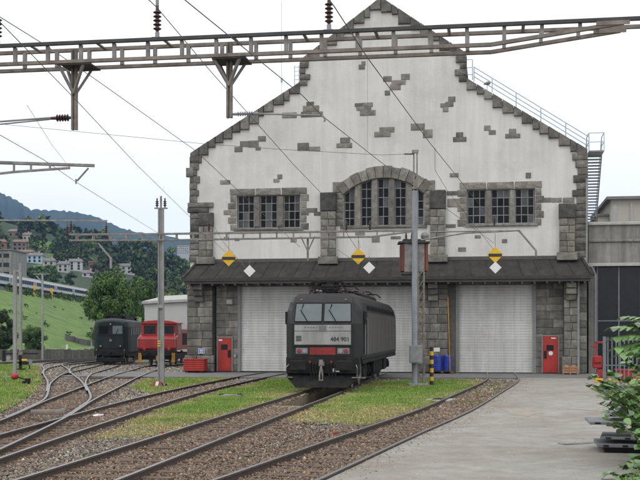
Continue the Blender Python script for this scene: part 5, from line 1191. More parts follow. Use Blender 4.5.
# red ribbed box, blue sign
a, c, z0, z1 = rect(190.3, 358.3, 211, 372); o = SH.world((a + c) / 2, -1.15, 0); t = thing('red_box', 'red ribbed storage box against the left corner of the shed', 'storage box', tuple(o), -AB); W_, H_ = (c - a), z1
mb = MB(); mb.box(-W_ / 2 + .02, W_ / 2 - .02, -.33, .33, .06, H_ - .06); [mb.box(-W_ / 2, W_ / 2, -.36, .36, .08 + k * (H_ - .16) / 5, .08 + (k + .72) * (H_ - .16) / 5) for k in range(5)]; obj('crate', mb, 'red', t, bevel=.01)
mb = MB(); mb.box(-W_ / 2 - .01, W_ / 2 + .01, -.37, .37, H_ - .06, H_); obj('lid', mb, 'red', t, bevel=.01)
mb = MB(); [mb.box(x - .1, x + .1, -.33, .33, 0, .06) for x in (-W_ * .35, W_ * .35)]; obj('skid', mb, 'dark', t)
a, c, z0, z1 = rect(201, 348.3, 207.2, 353.5); t = thing('blue_sign', 'small blue sign with white figures above the red box', 'sign', tuple(SH.world((a + c) / 2, -.62, (z0 + z1) / 2)), -AB); w_, h_ = (c - a) / 2, (z1 - z0) / 2
mb = MB(); mb.box(-w_, w_, 0, .02, -h_, h_); obj('plate', mb, 'whitep', t); mb = MB(); mb.box(-w_ * .86, w_ * .86, -.006, -.001, -h_ * .84, h_ * .84); obj('field', mb, 'bluesign', t)
mb = MB(); mb.box(-w_ * .55, w_ * .55, -.010, -.007, h_ * .1, h_ * .5); mb.box(-w_ * .55, w_ * .55, -.010, -.007, -h_ * .55, -h_ * .25); obj('print', mb, 'whitep', t)
# crates by the right pier
cw = SH.world(SW(568.8, 372)[0], -1.0, 0); t = thing('wooden_crate', 'low orange wooden crate with pale panels near the right red door', 'crate', tuple(cw), -AB)
for k in range(3): mb = MB(); mb.box(-.42, .42, -.3, -.27, .06 + k * .14, .17 + k * .14); obj('slat', mb, 'wood', t)
mb = MB(); mb.box(-.40, .40, -.268, .3, .04, .40); [mb.box(x - .03, x + .03, -.33, -.301, 0, .47) for x in (-.38, 0, .38)]; obj('frame', mb, 'wood', t)
for x in (-.2, .18): mb = MB(); mb.box(x - .11, x + .11, -.27, .2, .402, .47); obj('packet', mb, 'cream', t)
# red machine (pallet lifter) + yellow bar behind fence
b = yard(597, 379.5); kk = b.y / F; t = thing('red_machine', 'red lifting machine standing beside the metal fence', 'machine', (b.x, b.y, 0), -AB)
mb = MB(); mb.box(-.20, .26, -.1, .5, .55, 1.1); mb.box(-.16, .22, -.2, -.1, .8, 1.15); obj('housing', mb, 'redloco', t, bevel=.04)
mb = MB(); mb.box(-.1, -.02, -.14, -.06, 1.0, 1.85); mb.box(.26, .34, -.14, -.06, .5, 1.85); mb.box(-.1, .34, -.14, -.06, 1.75, 1.85); mb.box(-.28, -.1, -.12, -.02, 1.55, 1.65); obj('mast', mb, 'redloco', t, bevel=.01)
mb = MB(); mb.box(.0, .4, -.2, .6, .06, .5); mb.lathe((.42, .1, .16), [(.16, 0), (.16, .1)], 14, (1, 0, 0)); mb.lathe((-.1, .1, .16), [(.16, 0), (.16, .1)], 14, (1, 0, 0)); obj('chassis', mb, 'redloco', t)
b = yard(622, 388); t = thing('yellow_barrier', 'yellow steel bar lying low behind the metal fence', 'bar', (b.x, b.y, 0), -AB)
mb = MB(); mb.box(-1.1, 1.6, -.08, .08, .22, .38); obj('beam', mb, 'yellow', t, bevel=.02); mb = MB(); [mb.box(x - .06, x + .06, -.12, .12, 0, .218) for x in (-.8, .3, 1.3)]; obj('foot', mb, 'yellow', t)
b = yard(632, 383); t = thing('red_container', 'low red steel skip half hidden behind the metal fence', 'container', (b.x, b.y, 0), -AB)
mb = MB(); mb.prism([(-.5, .15), (.5, .15), (.6, .55), (-.6, .55)], 0, 1.2); mb.box(-.65, .65, -.05, 1.25, .551, .60); obj('skip', mb, 'redloco', t); 
for x in (-.4, 0, .35): mb = MB(); mb.box(x, x + .08, -.04, .0, .2, .54); obj('rib', mb, 'redloco', t)
for x in (-.4, .3): mb = MB(); mb.box(x, x + .2, .2, 1.0, 0, .148); obj('skid', mb, 'redloco', t)
# metal fence
FX = G(604.5, 394, 0); t = thing('metal_fence', 'grey metal bar fence at the right edge behind the plants', 'fence', (FX.x, FX.y, 0), R(-14)); kk = FX.y / F; hf = 57.5 * kk
for x in (0, 2.1, 4.2): mb = MB(); mb.box(x - .06, x + .06, -.05, .05, 0, hf); mb.box(x - .11, x + .11, -.1, .1, 0, .06); obj('post', mb, 'fencem', t)
for z in (.16, hf * .5, hf - .12): 
    for x in (0, 2.1): mb = MB(); mb.box(x + .06, x + 2.04, -.02, .02, z - .025, z + .025); obj('rail', mb, 'fencem', t)
for k in range(28):
    x = .12 + k * .147
    if min(abs(x - q) for q in (0, 2.1, 4.2)) < .09: continue
    mb = MB(); mb.box(x - .022, x + .022, -.045, -.021, .1, hf - .02); obj('bar', mb, 'fencem', t)
# stack of grey sheets
b = G(640, 452); S0 = (b.x + .15, b.y + .3)
zz = 0; specs = [('lowest dark bearer under the stack of grey slabs at right', .10, 1.5, 1.0, 0, .0, 'under'), ('lower grey slab in the stack of slabs among the plants', .07, 1.7, 1.2, .03, -.04, 'sheet'), ('second grey slab of the stack, slightly turned', .06, 1.6, 1.1, -.08, .02, 'sheet'),
         ('dark wooden spacer block between the grey slabs', .16, .5, .6, .2, .1, 'under'), ('third grey slab jutting out farthest toward the road', .06, 1.75, 1.15, .05, -.18, 'sheet'), ('crumpled pale grey slab lying under the leaves', .06, 1.4, 1.0, -.2, .05, 'sheet'), ('topmost grey slab of the stack below the vine leaves', .07, 1.3, .9, .12, .1, 'sheet')]
for lab, h_, w_, d_, rz, dx, m in specs:
    t = thing('grey_slab' if m == 'sheet' else 'timber_block', lab, 'slab' if m == 'sheet' else 'block', (S0[0] + dx, S0[1], zz), R(-12) + rz); mb = MB(); mb.box(-w_ / 2, w_ / 2, -d_ / 2, d_ / 2, 0, h_ - .006)
    obj('slab', mb, m, t, bevel=.012)
    for k in range(int((w_ - .2) / .35) if m == 'sheet' else 0): mb = MB(); mb.box(-w_ / 2 + .1 + .35 * k, -w_ / 2 + .2 + .35 * k, -d_ / 2 - .012, -d_ / 2 - .001, .01, h_ - .016); obj('rib', mb, 'under', t)
    zz += h_ + .07 * (m == 'sheet')
# drain strip, pale slot, markings
p0, p1 = G(561, 444.2), G(616, 441.2); mb = MB(); mb.bar((p0.x, p0.y, -.018), (p1.x, p1.y, -.018), .24, .05); tag(obj('drain_channel', mb, 'concrete'), 'pale drain channel strip set across the asphalt yard', 'drain'); q = G(563, 443.8); mb = MB(); mb.box(q.x - .07, q.x + .12, q.y - .12, q.y + .12, -.02, .012); tag(obj('drain_cover', mb, 'galv2'), 'dark iron cover at the left end of the drain channel', 'drain cover')
for i, (x0, x1, y) in enumerate(((563.5, 581, 378.6), (574.5, 586, 385.2))): a, c = G(x0, y), G(x1, y); mb = MB(); mb.box(a.x, c.x, a.y - .07, a.y + .07, -.004, .004); o = obj('road_marking', mb, 'lightconc'); struct(o)
# oddments on the ground
p0, p1 = G(221, 396.2), G(243, 394.8); t = thing('timber_beam', 'dark timber beam lying in the grass between two tracks', 'timber', ((p0.x + p1.x) / 2, p0.y, -.06), 0); mb = MB(); L_ = (p1.x - p0.x) / 2; mb.box(-L_, L_, -.12, .12, 0, .12); obj('beam', mb, 'galv2', t, bevel=.02); mb = MB(); [mb.box(x - .08, x + .08, -.08, .08, .121, .15) for x in (-.35, .3)]; obj('chair', mb, 'under', t)
c = G(439, 401.5, -.1); t = thing('concrete_plate', 'pale concrete plate lying between the rails of the curved track', 'plate', (c.x, c.y, -.11), R(-16)); mb = MB(); mb.box(-.42, .42, -.55, .55, 0, .09); obj('plate', mb, 'lightconc', t, bevel=.02); mb = MB(); mb.box(-.2, .2, -.3, .3, .091, .11); obj('cover', mb, 'under', t)
for (px, py), lab in (((162.5, 433.6), 'red plastic marker lying on the ballast at left'), ((335, 433.8), 'red plastic marker beside the foreground curved rail')):
    c = G(px, py, -.08); mb = MB(); mb.lathe((c.x, c.y, -.1), [(.02, 0), (.05, .02), (.045, .06), (.02, .08)], 10); tag(obj('marker_stud', mb, 'red'), lab, 'marker')
c = G(331, 445.5, -.08); mb = MB(); mb.lathe((c.x, c.y, -.1), [(.03, 0), (.045, .02), (.02, .03)], 8); tag(obj('orange_peel', mb, 'wood'), 'orange scrap lying inside the curved track', 'scrap')
c = G(97, 415.8, -.09); mb = MB(); mb.add([(c.x - .18, c.y - .2, -.09), (c.x + .2, c.y - .1, -.075), (c.x + .14, c.y + .22, -.06), (c.x - .12, c.y + .15, -.07), (c.x, c.y, -.04)], [(0, 1, 4), (1, 2, 4), (2, 3, 4), (3, 0, 4)]); tag(obj('white_rag', mb, 'whitep'), 'white rag lying on the ballast between the rails', 'rag')
c = G(47, 413.5, -.05); mb = MB(); mb.tube([(c.x - .45, c.y, -.05), (c.x + .4, c.y + .1, -.05)], .11, 12); mb.tube([(c.x + .4, c.y + .1, -.05), (c.x + .52, c.y + .1, -.04)], .14, 12); tag(obj('point_motor_pipe', mb, 'rustbeam'), 'rusty brown pipe lying between the diverging rails', 'pipe')
# flush plank strip where the branch tracks end at the apron
p0, p1 = G(86, 378.2, .0), G(134.5, 377.6, 0); mb = MB(); mb.bar((p0.x, p0.y, -.02), (p1.x, p1.y, -.02), .22, .10); tag(obj('cross_beam', mb, 'sleeper'), 'dark cross beam closing off the gravel of the branching tracks', 'beam')
for i, (px, py) in enumerate(((57, 369.5), (70, 384.3), (48, 372))):
    pass
# red ball lever (point lever)
c = G(27, 384.8, -.05); kk = c.y / F; t = thing('point_lever', 'point lever with red ball weight on the grass at left', 'lever', (c.x, c.y, -.1), 0)
mb = MB(); mb.box(-.22, .25, -.2, .2, 0, .10); mb.box(-.08, .14, -.1, .1, .10, .34); mb.box(-.2, -.1, -.12, .12, .1, .22); obj('stand', mb, 'under', t, bevel=.02)
mb = MB(); mb.tube([(.02, 0, .26), (-.52, 0, .42)], .028, 8); mb.tube([(.2, .05, .06), (1.1, .2, .04)], .018, 6); obj('arm', mb, 'under', t)
mb = MB(); mb.lathe((-.54, 0, .27), [(.02, 0), (.10, .03), (.15, .09), (.165, .16), (.15, .22), (.10, .28), (.02, .31)], 16); obj('ball', mb, 'red', t, smooth=True)
c = G(20.5, 371, -.05); t = thing('ground_signal', 'low black ground signal with yellow lamp near the left masts', 'signal', (c.x, c.y, -.1), 0); mb = MB(); mb.box(-.08, .08, -.08, .08, 0, .95); mb.box(-.2, .3, -.12, .12, 0, .12); obj('post', mb, 'under', t, bevel=.01)
mb = MB(); mb.box(-.12, .12, -.12, .12, .95, 1.15); mb.box(-.07, .07, -.07, .07, 1.15, 1.3); obj('hood', mb, 'rustbeam', t, bevel=.02); mb = MB(); mb.box(.1, .42, -.1, .1, .62, .72); obj('lamp', mb, 'yellow', t); mb = MB(); mb.box(-.05, .5, -.08, .08, .35, .55); obj('box', mb, 'under', t)
c = G(29.5, 370.5, -.05); t = thing('disc_signal', 'small grey disc signal on a short stem beside the ground signal', 'signal', (c.x, c.y, -.1), 0); mb = MB(); mb.box(-.03, .03, -.03, .03, 0, .3); obj('stem', mb, 'under', t); mb = MB(); mb.lathe((0, 0, .48), [(.16, 0), (.19, .0), (.19, .04), (.16, .04)], 18, (0, -1, 0)); obj('disc', mb, 'galv', t)
c = G(11, 377.8, -.05); t = thing('concrete_box', 'low concrete cover box with bolts in the grass behind the lever', 'cover box', (c.x, c.y, -.1), 0); mb = MB(); mb.box(-.5, .5, -.25, .25, 0, .14); obj('slab', mb, 'concrete', t, bevel=.02); mb = MB(); [mb.box(x - .03, x + .03, -.03, .03, .14, .34) for x in (-.25, .35)]; obj('bolt', mb, 'galv', t)
c = G(4, 361, -.05); t = thing('signal_gear', 'dark signal gear with a thick bar beside the leftmost track', 'signal gear', (c.x, c.y, gz(c.x, c.y) - .1), 0); mb = MB(); mb.box(-.15, .15, -.1, .1, 0, 1.1); mb.box(-.1, 3.4, -.08, .08, .72, .86); obj('bar', mb, 'under', t); mb = MB(); mb.lathe((.5, -.1, .35), [(.25, 0), (.25, .06)], 14, (0, -1, 0)); obj('wheel', mb, 'galv', t)
c = G(67, 355.5, -.05); t = thing('small_signal', 'small white and red signal post by the boundary fence', 'signal', (c.x, c.y, gz(c.x, c.y) - .1), 0); mb = MB(); mb.box(-.12, .12, -.1, .1, 0, 1.5); obj('post', mb, 'whitep', t); mb = MB(); mb.box(.1, .55, -.1, .1, .3, .6); obj('lamp', mb, 'red', t)

# boundary fence of weathered boards
P0, P1 = Vector((-50, 100)), Vector((-26, 134)); d = (P1 - P0); n = 80; t = thing('boundary_fence', 'long weathered grey board fence below the green slope', 'fence', (0, 0, 0))
for k in range(n):
    q = P0 + d * (k + .5) / n; mb = MB(); w_ = d.length / n * .47; h_ = 1.15 + random.uniform(-.08, .08); mb.box(-w_, w_, -.03, .03, 0, h_); obj('board', mb, 'fencew', t, (q.x, q.y, H(q.x, q.y)), math.atan2(d.y, d.x))
# retaining wall on the slope
t = thing('retaining_wall', 'dark low stone retaining wall at the foot of the green slope', 'wall', (0, 0, 0))
for k in range(7): a, c = T(66 + 4 * k, 341 + k * .9, 130), T(70 + 4 * k, 341.9 + k * .9, 130); mb = MB(); mb.bar((a.x, a.y, a.z + .3), (c.x, c.y, c.z + .3), .5, 1.5); obj('block', mb, 'fencew', t)
# light grey shed at left of the engine shed
B3 = Frame(pt(166, 330, 108).x, 108, R(4)); sw = thing('grey_shed', 'low light grey shed behind the red shunting locomotive', 'shed', (B3.o[0], B3.o[1], gz(0, 108)), -R(4))
a, _ = B3.W(144.5, 310); c = a + 14; z1 = B3.W(145, 304)[1] - gz(0, 108); z2 = z1 + .9; mb = MB(); mb.box(a, c, 0, 10, 0, z1); obj('wall', mb, 'housew', sw)
mb = MB(); mb.add([(a - .2, -.3, z1 + .002), (c + .2, -.3, z1 + .7), (c + .2, 10.3, z2 + .7), (a - .2, 10.3, z2), (a - .2, -.3, z1 + .25), (c + .2, -.3, z1 + .95), (c + .2, 10.3, z2 + .95), (a - .2, 10.3, z2 + .25)], [(0, 3, 2, 1), (4, 5, 6, 7), (0, 1, 5, 4), (1, 2, 6, 5), (2, 3, 7, 6), (3, 0, 4, 7)]); obj('roof', mb, 'lightconc', sw)
mb = MB(); mb.add([(a, .01, z1), (c, .01, z1), (c, .01, z1 + .7)], [(0, 1, 2)]); obj('gable_panel', mb, 'housew', sw)
mb = MB(); mb.box(a + .01, c, -.04, -.003, 1.7, 1.85); obj('trim_band', mb, 'roofg', sw)

# ================================================================== VEGETATION
def crown_np(seed, w_, h_, z0, clumps, per, leaf, sq=1.0):
    r = np.random.default_rng(seed); C = []
    while len(C) < clumps:
        p = r.uniform(-1, 1, 3); q = np.linalg.norm(p)
        if .35 < q < 1: C.append(p * np.array([w_ / 2, w_ / 2, h_ / 2]) * (1 if p[2] < 0 else 1 - .25 * abs(p[2])))
    C = np.array(C); n = clumps * per; sp = r.uniform(.55, 1.2, clumps) * w_ * .13
    D = r.normal(0, 1, (n, 3)); D /= np.linalg.norm(D, axis=1)[:, None]
    P = np.repeat(C, per, 0) + D * (np.repeat(sp, per) * r.uniform(.5, 1.15, n))[:, None]; P[:, 2] += z0 + h_ / 2
    a = r.normal(0, 1, (n, 3)); a = a - D * (a * D).sum(1)[:, None] * .6; a /= np.linalg.norm(a, axis=1)[:, None]; b = np.cross(D, a); b /= np.linalg.norm(b, axis=1)[:, None] + 1e-6
    s = leaf * r.uniform(.6, 1.3, n)[:, None]; a *= s; b *= s * .62 * sq
    V = np.stack([P - a, P - b * .9 + a * .1, P + a, P + b], 1).reshape(-1, 3); return V, np.arange(4 * n).reshape(-1, 4), C + np.array([0, 0, z0 + h_ / 2])
def tree_proto(name, label, cat, seed, h, w_, m, clumps, per, leaf, trunk=.18, z0=.22, grp=None):
    t = thing(name, label, cat, (0, 0, 0), 0, grp); V, Fc, C = crown_np(seed, w_, h * (1 - z0), h * z0, clumps, per, leaf)
    link(bpy.data.objects.new('crown', npmesh('crown', V, Fc, MT[m])), t)
    mb = MB(); r = random.Random(seed); mb.tube([(0, 0, -1.2), (.05, 0, h * .2), (r.uniform(-.2, .2), .1, h * .5), (0, 0, h * .8)], [trunk * 1.2, trunk, trunk * .6, trunk * .15], 7)
    for q in range(6): c = C[r.randrange(len(C))]; mb.tube([(0, 0, h * r.uniform(.22, .5)), tuple(c * .6 + np.array([0, 0, h * .18])), tuple(c)], [trunk * .5, trunk * .3, trunk * .08], 5)
    obj('trunk', mb, 'bark', t); return t
def put(o, p, s=1., sz=None, rz=None): o.location = p; o.scale = (s, s, sz or s); o.rotation_euler = (0, 0, random.uniform(0, 6) if rz is None else rz)
def stand(px, Y): X = (px - 320) / F * Y; return Vector((X, Y, H(X, Y)))
tr = tree_proto('broad_tree', 'broad mid green leafy tree behind the dark green locomotive', 'tree', 3, 10.3, 8.4, 'leafA', 95, 260, .17, z0=.06); put(tr, stand(112, 140), .80, 1.16)
tr2 = tree_proto('round_tree', 'smaller green tree just right of the broad leafy tree', 'tree', 5, 10.0, 6.0, 'leafA', 60, 220, .18, z0=.06); put(tr2, stand(143, 165), .88, 1.22)
b1_ = tree_proto('pale_bush', 'pale green rounded bush above the light grey shed', 'bush', 6, 11.5, 8.0, 'leafC', 60, 200, .2, z0=.05); put(b1_, stand(174, 200))
for px, Y, s, lab in ((0, 128, .72, 'dark tree at the left edge below the train'), (33, 150, .42, 'small dark shrub left of the cross arm mast'), (91, 300, .55, 'bush at the right end of the train'), (182, 240, .8, 'green tree close to the shed corner'), (160, 260, .9, 'green tree beyond the round tree')):
    c = copy_tree(tr2 if px > 60 else tr) if px not in (0,) else tree_proto('dark_tree', lab, 'tree', 8, 9, 5, 'leafB', 60, 220, .16, z0=.05)
    c.name = 'dark_tree' if px < 60 else 'small_tree'; c['label'] = lab; c['category'] = 'shrub' if 'shrub' in lab or 'bush' in lab else 'tree'; put(c, stand(px, Y), s)
for px in (-14, 32): pass

# individually standing trees between the houses on the hillside
kinds = [tree_proto('hillside_tree', 'dark rounded tree among the hillside houses', 'tree', 21, 11, 9, 'leafB', 30, 36, .75, .25, .12, 'trees on the hillside'),
         tree_proto('hillside_tree', 'mid green spreading tree among the hillside houses', 'tree', 22, 9, 10, 'leafA', 30, 36, .75, .25, .08, 'trees on the hillside'),
         tree_proto('hillside_tree', 'tall narrow dark conifer rising above the hillside wood', 'tree', 23, 16, 6.0, 'leafB', 34, 36, .7, .25, .06, 'trees on the hillside')]
HT = []
rr = random.Random(5)
for i in range(90):
    px = rr.uniform(-30, 192); py = rr.uniform(252, 288) if px < 100 else rr.uniform(258, 296); HT.append((px, py, rr.choice((0, 0, 1, 1, 1))))
HT += [(86, 248, 2), (44, 250, 2), (20, 244, 2), (64, 246, 0), (100, 252, 0), (128, 258, 0), (150, 262, 0), (170, 266, 0), (8, 246, 0)]
HOUSE = [('pink', 4, 31, 250, 258.5, 'housep', 'rooft', 'long pink house with tiled roof left of the pale blue house', 2), ('pale_blue', 27, 42, 253.5, 262, 'housebl', 'roofg', 'pale blue house on the hillside right of the long pink house', 2), ('cream', 43, 54, 259, 268, 'cream', 'roofg', 'cream house with grey roof in the middle of the hillside row', 2),
         ('grey', 57.5, 68, 262, 271, 'lightconc', 'roofg', 'grey house with dark openings left of the tall white house', 2), ('white', 68.5, 82, 259.5, 269.5, 'housew', 'roofg', 'tall white house in the hillside row', 3), ('brick', 88.5, 105.5, 262, 269.6, 'houseo', 'rooft', 'flat orange brick house standing alone on the hillside', 1), ('low', 82, 94, 271, 276, 'housew', 'roofg', 'low white house below the orange brick house', 1),
         ('brown', 13, 26, 240, 250, 'houseb', 'rooft', 'brown house higher on the hillside above the pink house', 2), ('upper', 19, 31, 233, 240, 'cream', 'rooft', 'small cream house highest among the trees', 1), ('ridge', 8, 19, 229.5, 236, 'houseb', 'roofg', 'small brown house near the top left of the hillside', 1), ('villa', 115.5, 137, 264, 273, 'housew', 'roofg', 'white house with grey roof right of the orange brick house', 2), ('tower', 177, 188.5, 244.5, 256, 'lightconc', 'roofg', 'grey tower block next to the shed corner', 4), ('edge', -4, 5, 240, 254, 'houseo', 'rooft', 'reddish house cut by the left picture edge', 2)]
HB = []; HY = []
HN = dict(pink='long pink house', pale_blue='pale blue house', cream='cream house', grey='grey house', white='tall white house', brick='orange brick house', low='low white house', brown='brown hillside house', upper='small cream house', ridge='small brown house', villa='grey roofed white house', tower='grey tower block', edge='reddish house')
for key, x0, x1, y0, y1, wm, rm, lab, st in HOUSE:
    Yh = {'tower': 620, 'upper': 560, 'ridge': 570, 'brown': 520}.get(key, 455)
    b = T((x0 + x1) / 2, y1 + 1.5, 405); Yh = b.y; kk = Yh / F; gzz = H(b.x, b.y); zb_ = min(gzz, b.z) - 2; W_, D_ = (x1 - x0) * kk, min(12, (x1 - x0) * kk * .8); zw = EYE + (HOR - y0 - (2.0 if key not in ('tower', 'brick') else .6)) * kk; zr = EYE + (HOR - y0) * kk + .6
    t = thing('hillside_house' if key != 'tower' else 'tower_block', lab, 'house' if key != 'tower' else 'building', (b.x, b.y, zb_), R(rr.uniform(-6, 8)), 'houses on the hillside'); h_ = zw - zb_
    mb = MB(); mb.box(-W_ / 2, W_ / 2, 0, D_, 0, h_); obj('wall', mb, wm, t)
    mb = MB(); e = .5; ht = zr - zb_
    if key in ('tower', 'brick'): mb.box(-W_ / 2 - .3, W_ / 2 + .3, -.3, D_ + .3, h_ + .002, ht)
    else: mb.add([(-W_ / 2 - e, -e, h_), (W_ / 2 + e, -e, h_), (W_ / 2 + e, D_ + e, h_), (-W_ / 2 - e, D_ + e, h_), (-W_ / 2 + .4, D_ / 2, ht), (W_ / 2 - .4, D_ / 2, ht)], [(0, 1, 5, 4), (1, 2, 5), (2, 3, 4, 5), (3, 0, 4), (3, 2, 1, 0)])
    rf = obj('roof', mb, rm, t)
    if key not in ('tower', 'brick'): mb = MB(); mb.box(W_ * .15, W_ * .15 + .6, D_ / 2, D_ / 2 + .6, ht - 1, ht + .7); obj('chimney', mb, wm, rf)
    vis = (y1 - y0) * kk; nw = max(2, int(W_ / 2.4))
    for f in range(st):
        for k in range(nw):
            x = -W_ / 2 + W_ * (k + .5) / nw; z = h_ - (f + .62) * min(3.0, (vis - 1) / st); mb = MB(); mb.box(x - .55, x + .55, -.05, -.003, z - .6, z + .6); wn = obj('window', mb, 'darkglass', t)
    HB.append((x0 - 1, x1 + 1, y0, y1 + 3)); HY.append(Yh)
first = {0: True, 1: True, 2: True}
for px, py, k in HT:
    p = T(px, py, 405)
    if k < 2 and any(a < px < b_ and c - 3 < py < d_ + 9 for a, b_, c, d_ in HB): continue
    c = kinds[k] if first[k] else copy_tree(kinds[k]); first[k] = False; put(c, p, rr.uniform(.6, 1.0))
    h_ = min(HOUSE, key=lambda q: (abs((q[1] + q[2]) / 2 - px)) + 1.4 * abs(q[4] - py)); dx_, dy_ = px - (h_[1] + h_[2]) / 2, py - h_[4] - 1
    side = ('left of' if dx_ < 0 else 'right of') if abs(dx_) > abs(dy_) * 1.2 else ('below' if dy_ > 0 else 'above')
    far_ = '' if abs(dx_) + abs(dy_) < 12 else ('some way ' if abs(dx_) + abs(dy_) < 24 else 'far ')
    c['label'] = ('dark rounded tree', 'mid green spreading tree', 'tall narrow dark conifer')[k] + ' ' + far_ + side + ' the ' + HN[h_[0]]
from collections import defaultdict
DU = defaultdict(list)
for o in bpy.data.objects:
    if o.get('group') == 'trees on the hillside' and o.location.y > 1: DU[o['label']].append(o)
for lab, L_ in DU.items():
    if len(L_) > 1:
        L_.sort(key=lambda o: o.location.x / o.location.y)
        for i, o in enumerate(L_): o['label'] = lab + ', ' + (('leftmost' if i == 0 else 'rightmost' if i == len(L_) - 1 else ('', 'second', 'third', 'fourth', 'fifth', 'sixth', 'seventh')[min(i, 6)] + ' from left'))
# the wood above the houses: one mass
def forest():
    VV, FF, n0 = [], [], 0; TT = []; r = np.random.default_rng(4)
    base = [crown_np(40 + i, 9, 11, 1, 18, 14, 1.05) for i in range(6)]; cnt = 0
    while cnt < 1500:
        Y = r.uniform(430, 960); X = r.uniform(-.62, .05) * Y; px = X / Y * F + 320; z = H(X, Y); py = HOR - (z - EYE) / Y * F
        keep = Y > 520 + 30 * math.sin(px * .09) or (px > 96 and Y > 440) or px < -30 or (px > 30 and Y > 424 and r.random() < .75)
        if any(a - 3 < px < b_ + 3 and py < d_ + 22 * 480 / Y and Y < hy + 3 for (a, b_, c, d_), hy in zip(HB, HY)): keep = False
        if 39 < px < 56 and 236 < py < 268 and Y < 720: keep = False     # open meadow
        if not keep: 
            if r.random() < .5: continue
            cnt += 1; continue
        V, Fc, _ = base[r.integers(6)]; s = r.uniform(.7, 1.25); a = r.uniform(0, 6.28); c_, s_ = math.cos(a), math.sin(a)
        q = np.stack([V[:, 0] * c_ - V[:, 1] * s_, V[:, 0] * s_ + V[:, 1] * c_, V[:, 2] * r.uniform(.85, 1.2)], 1) * s + np.array([X, Y, z - 1.5]); VV.append(q); FF.append(Fc + n0); n0 += len(V); cnt += 1; k_t = r.lognormal(0, .38); y_t = r.uniform(0, .5); TT.append(np.tile(np.array([k_t * (1 + y_t), k_t * (1 + .25 * y_t), k_t, 1.]), (len(V), 1)))
    o = link(bpy.data.objects.new('forest', npmesh('forest', np.concatenate(VV), np.concatenate(FF), MT['forest'], np.concatenate(TT)))); stuff(o)
forest()
# scrub on the embankment crest and at its foot
VV, FF, n0 = [], [], 0; r_ = np.random.default_rng(14)
for i in range(150):
    if i < 90: Y = r_.uniform(285, 420); X = -80.5 + r_.uniform(-.8, 2.5); s = r_.uniform(.12, .28)
    elif i < 120: Y = r_.uniform(280, 430); X = -92 - r_.uniform(0, 6); s = r_.uniform(.5, .9)
    else: Y = r_.uniform(170, 330); X = -48 - r_.uniform(0, 30); s = r_.uniform(.08, .2)
    V, Fc, _ = crown_np(100 + i % 9, 8, 8, 0, 12, 12, .9); VV.append(V * s + np.array([X, Y, H(X, Y) - .2])); FF.append(Fc + n0); n0 += len(V)
stuff(link(bpy.data.objects.new('scrub', npmesh('scrub', np.concatenate(VV), np.concatenate(FF), MT['leafA']))))

# grey concrete block at far left
cb = thing('concrete_block', 'grey concrete building with window bands at the left edge', 'building', (-112, 360, H(-112, 360) - 2), R(-3)); kk = 360 / F
zt3 = EYE + (HOR - 249) * kk - (H(-112, 360) - 2); xr3 = (22 - 320) * 376 / F + 112 + .9
mb = MB(); mb.box(xr3 - 26, xr3, 0, 16, 0, zt3 - .4); obj('wall', mb, 'concrete', cb); mb = MB(); mb.box(xr3 - 26.4, xr3 + .4, -.5, 16.4, zt3 - .398, zt3); obj('roof', mb, 'roofg', cb)
for f in range(4):
    for k in range(10): mb = MB(); x = xr3 - 25 + k * 2.5; z = zt3 - 2.2 - f * 3.0; mb.box(x, x + 1.9, -.06, -.003, z - .7, z + .7); obj('window', mb, 'darkglass', cb)
# passenger train on the embankment
tn_ = [(388, 'white passenger coach with blue window band, at the right end of the train'), (362.6, 'white passenger coach with blue window band, second from the right end'), (337.2, 'white passenger coach with blue window band, middle of the visible train'), (311.8, 'white passenger coach with blue window band, nearest the left edge'), (286.4, 'white passenger coach partly outside the left edge')]
TZ = 14.3
cc = None
for Yc, lab in tn_:
    if cc is None:
        cc = thing('train_coach', lab, 'train coach', (-85.5, Yc, TZ), 0, 'coaches of the passenger train')
        mb = MB(); mb.prism([(-1.4, 1.0), (-1.45, 3.0), (-1.2, 3.6), (-.5, 3.9), (.5, 3.9), (1.2, 3.6), (1.45, 3.0), (1.4, 1.0)], -12.5, 12.5); obj('body', mb, 'housew', cc)
        mb = MB(); mb.box(1.44, 1.47, -12.4, 12.4, 1.85, 2.95); obj('window_band', mb, mat('train_blue', (.03, .06, .16), .4), cc)
        mb = MB(); mb.box(-1.1, 1.1, -12.2, 12.2, 3.62, 3.95); obj('roof', mb, 'lightconc', cc)
        for k in range(9): mb = MB(); y = -10.6 + k * 2.4; mb.box(1.471, 1.48, y, y + 1.7, 2.0, 2.8); obj('window', mb, 'darkglass', cc)
        for y in (-11.9, 11.1): mb = MB(); mb.box(1.471, 1.485, y, y + .9, 1.05, 2.95); obj('door', mb, 'housew', cc)
        mb = MB(); [mb.box(-1.2, 1.2, y - 1.6, y + 1.6, .2, .95) for y in (-9, 9)]; mb.box(-1.1, 1.1, -6, 6, .4, .95); obj('underframe', mb, 'under', cc)
        proto = cc
    else:
        c = copy_tree(proto); c['label'] = lab; c.location = (-85.5, Yc, TZ)
for Y, lab in ((318, 'yellow post before the train, leftmost of three'), (338, 'yellow post before the train, middle one of three'), (396, 'yellow post before the right end of the train')):
    mb = MB(); mb.box(-.35, .35, -.2, .2, -.5, 2.4); o = obj('yellow_post', mb, 'yellow', None, (-82.5, Y, H(-82.5, Y))); tag(o, lab, 'post', 'yellow posts along the embankment')
TZb = mat('embankment_edge', (.16, .15, .14), .9)
mb = MB(); mb.box(-90, -83.2, 250, 420, 13.0, TZ + .1); struct(obj('train_embankment', mb, TZb))

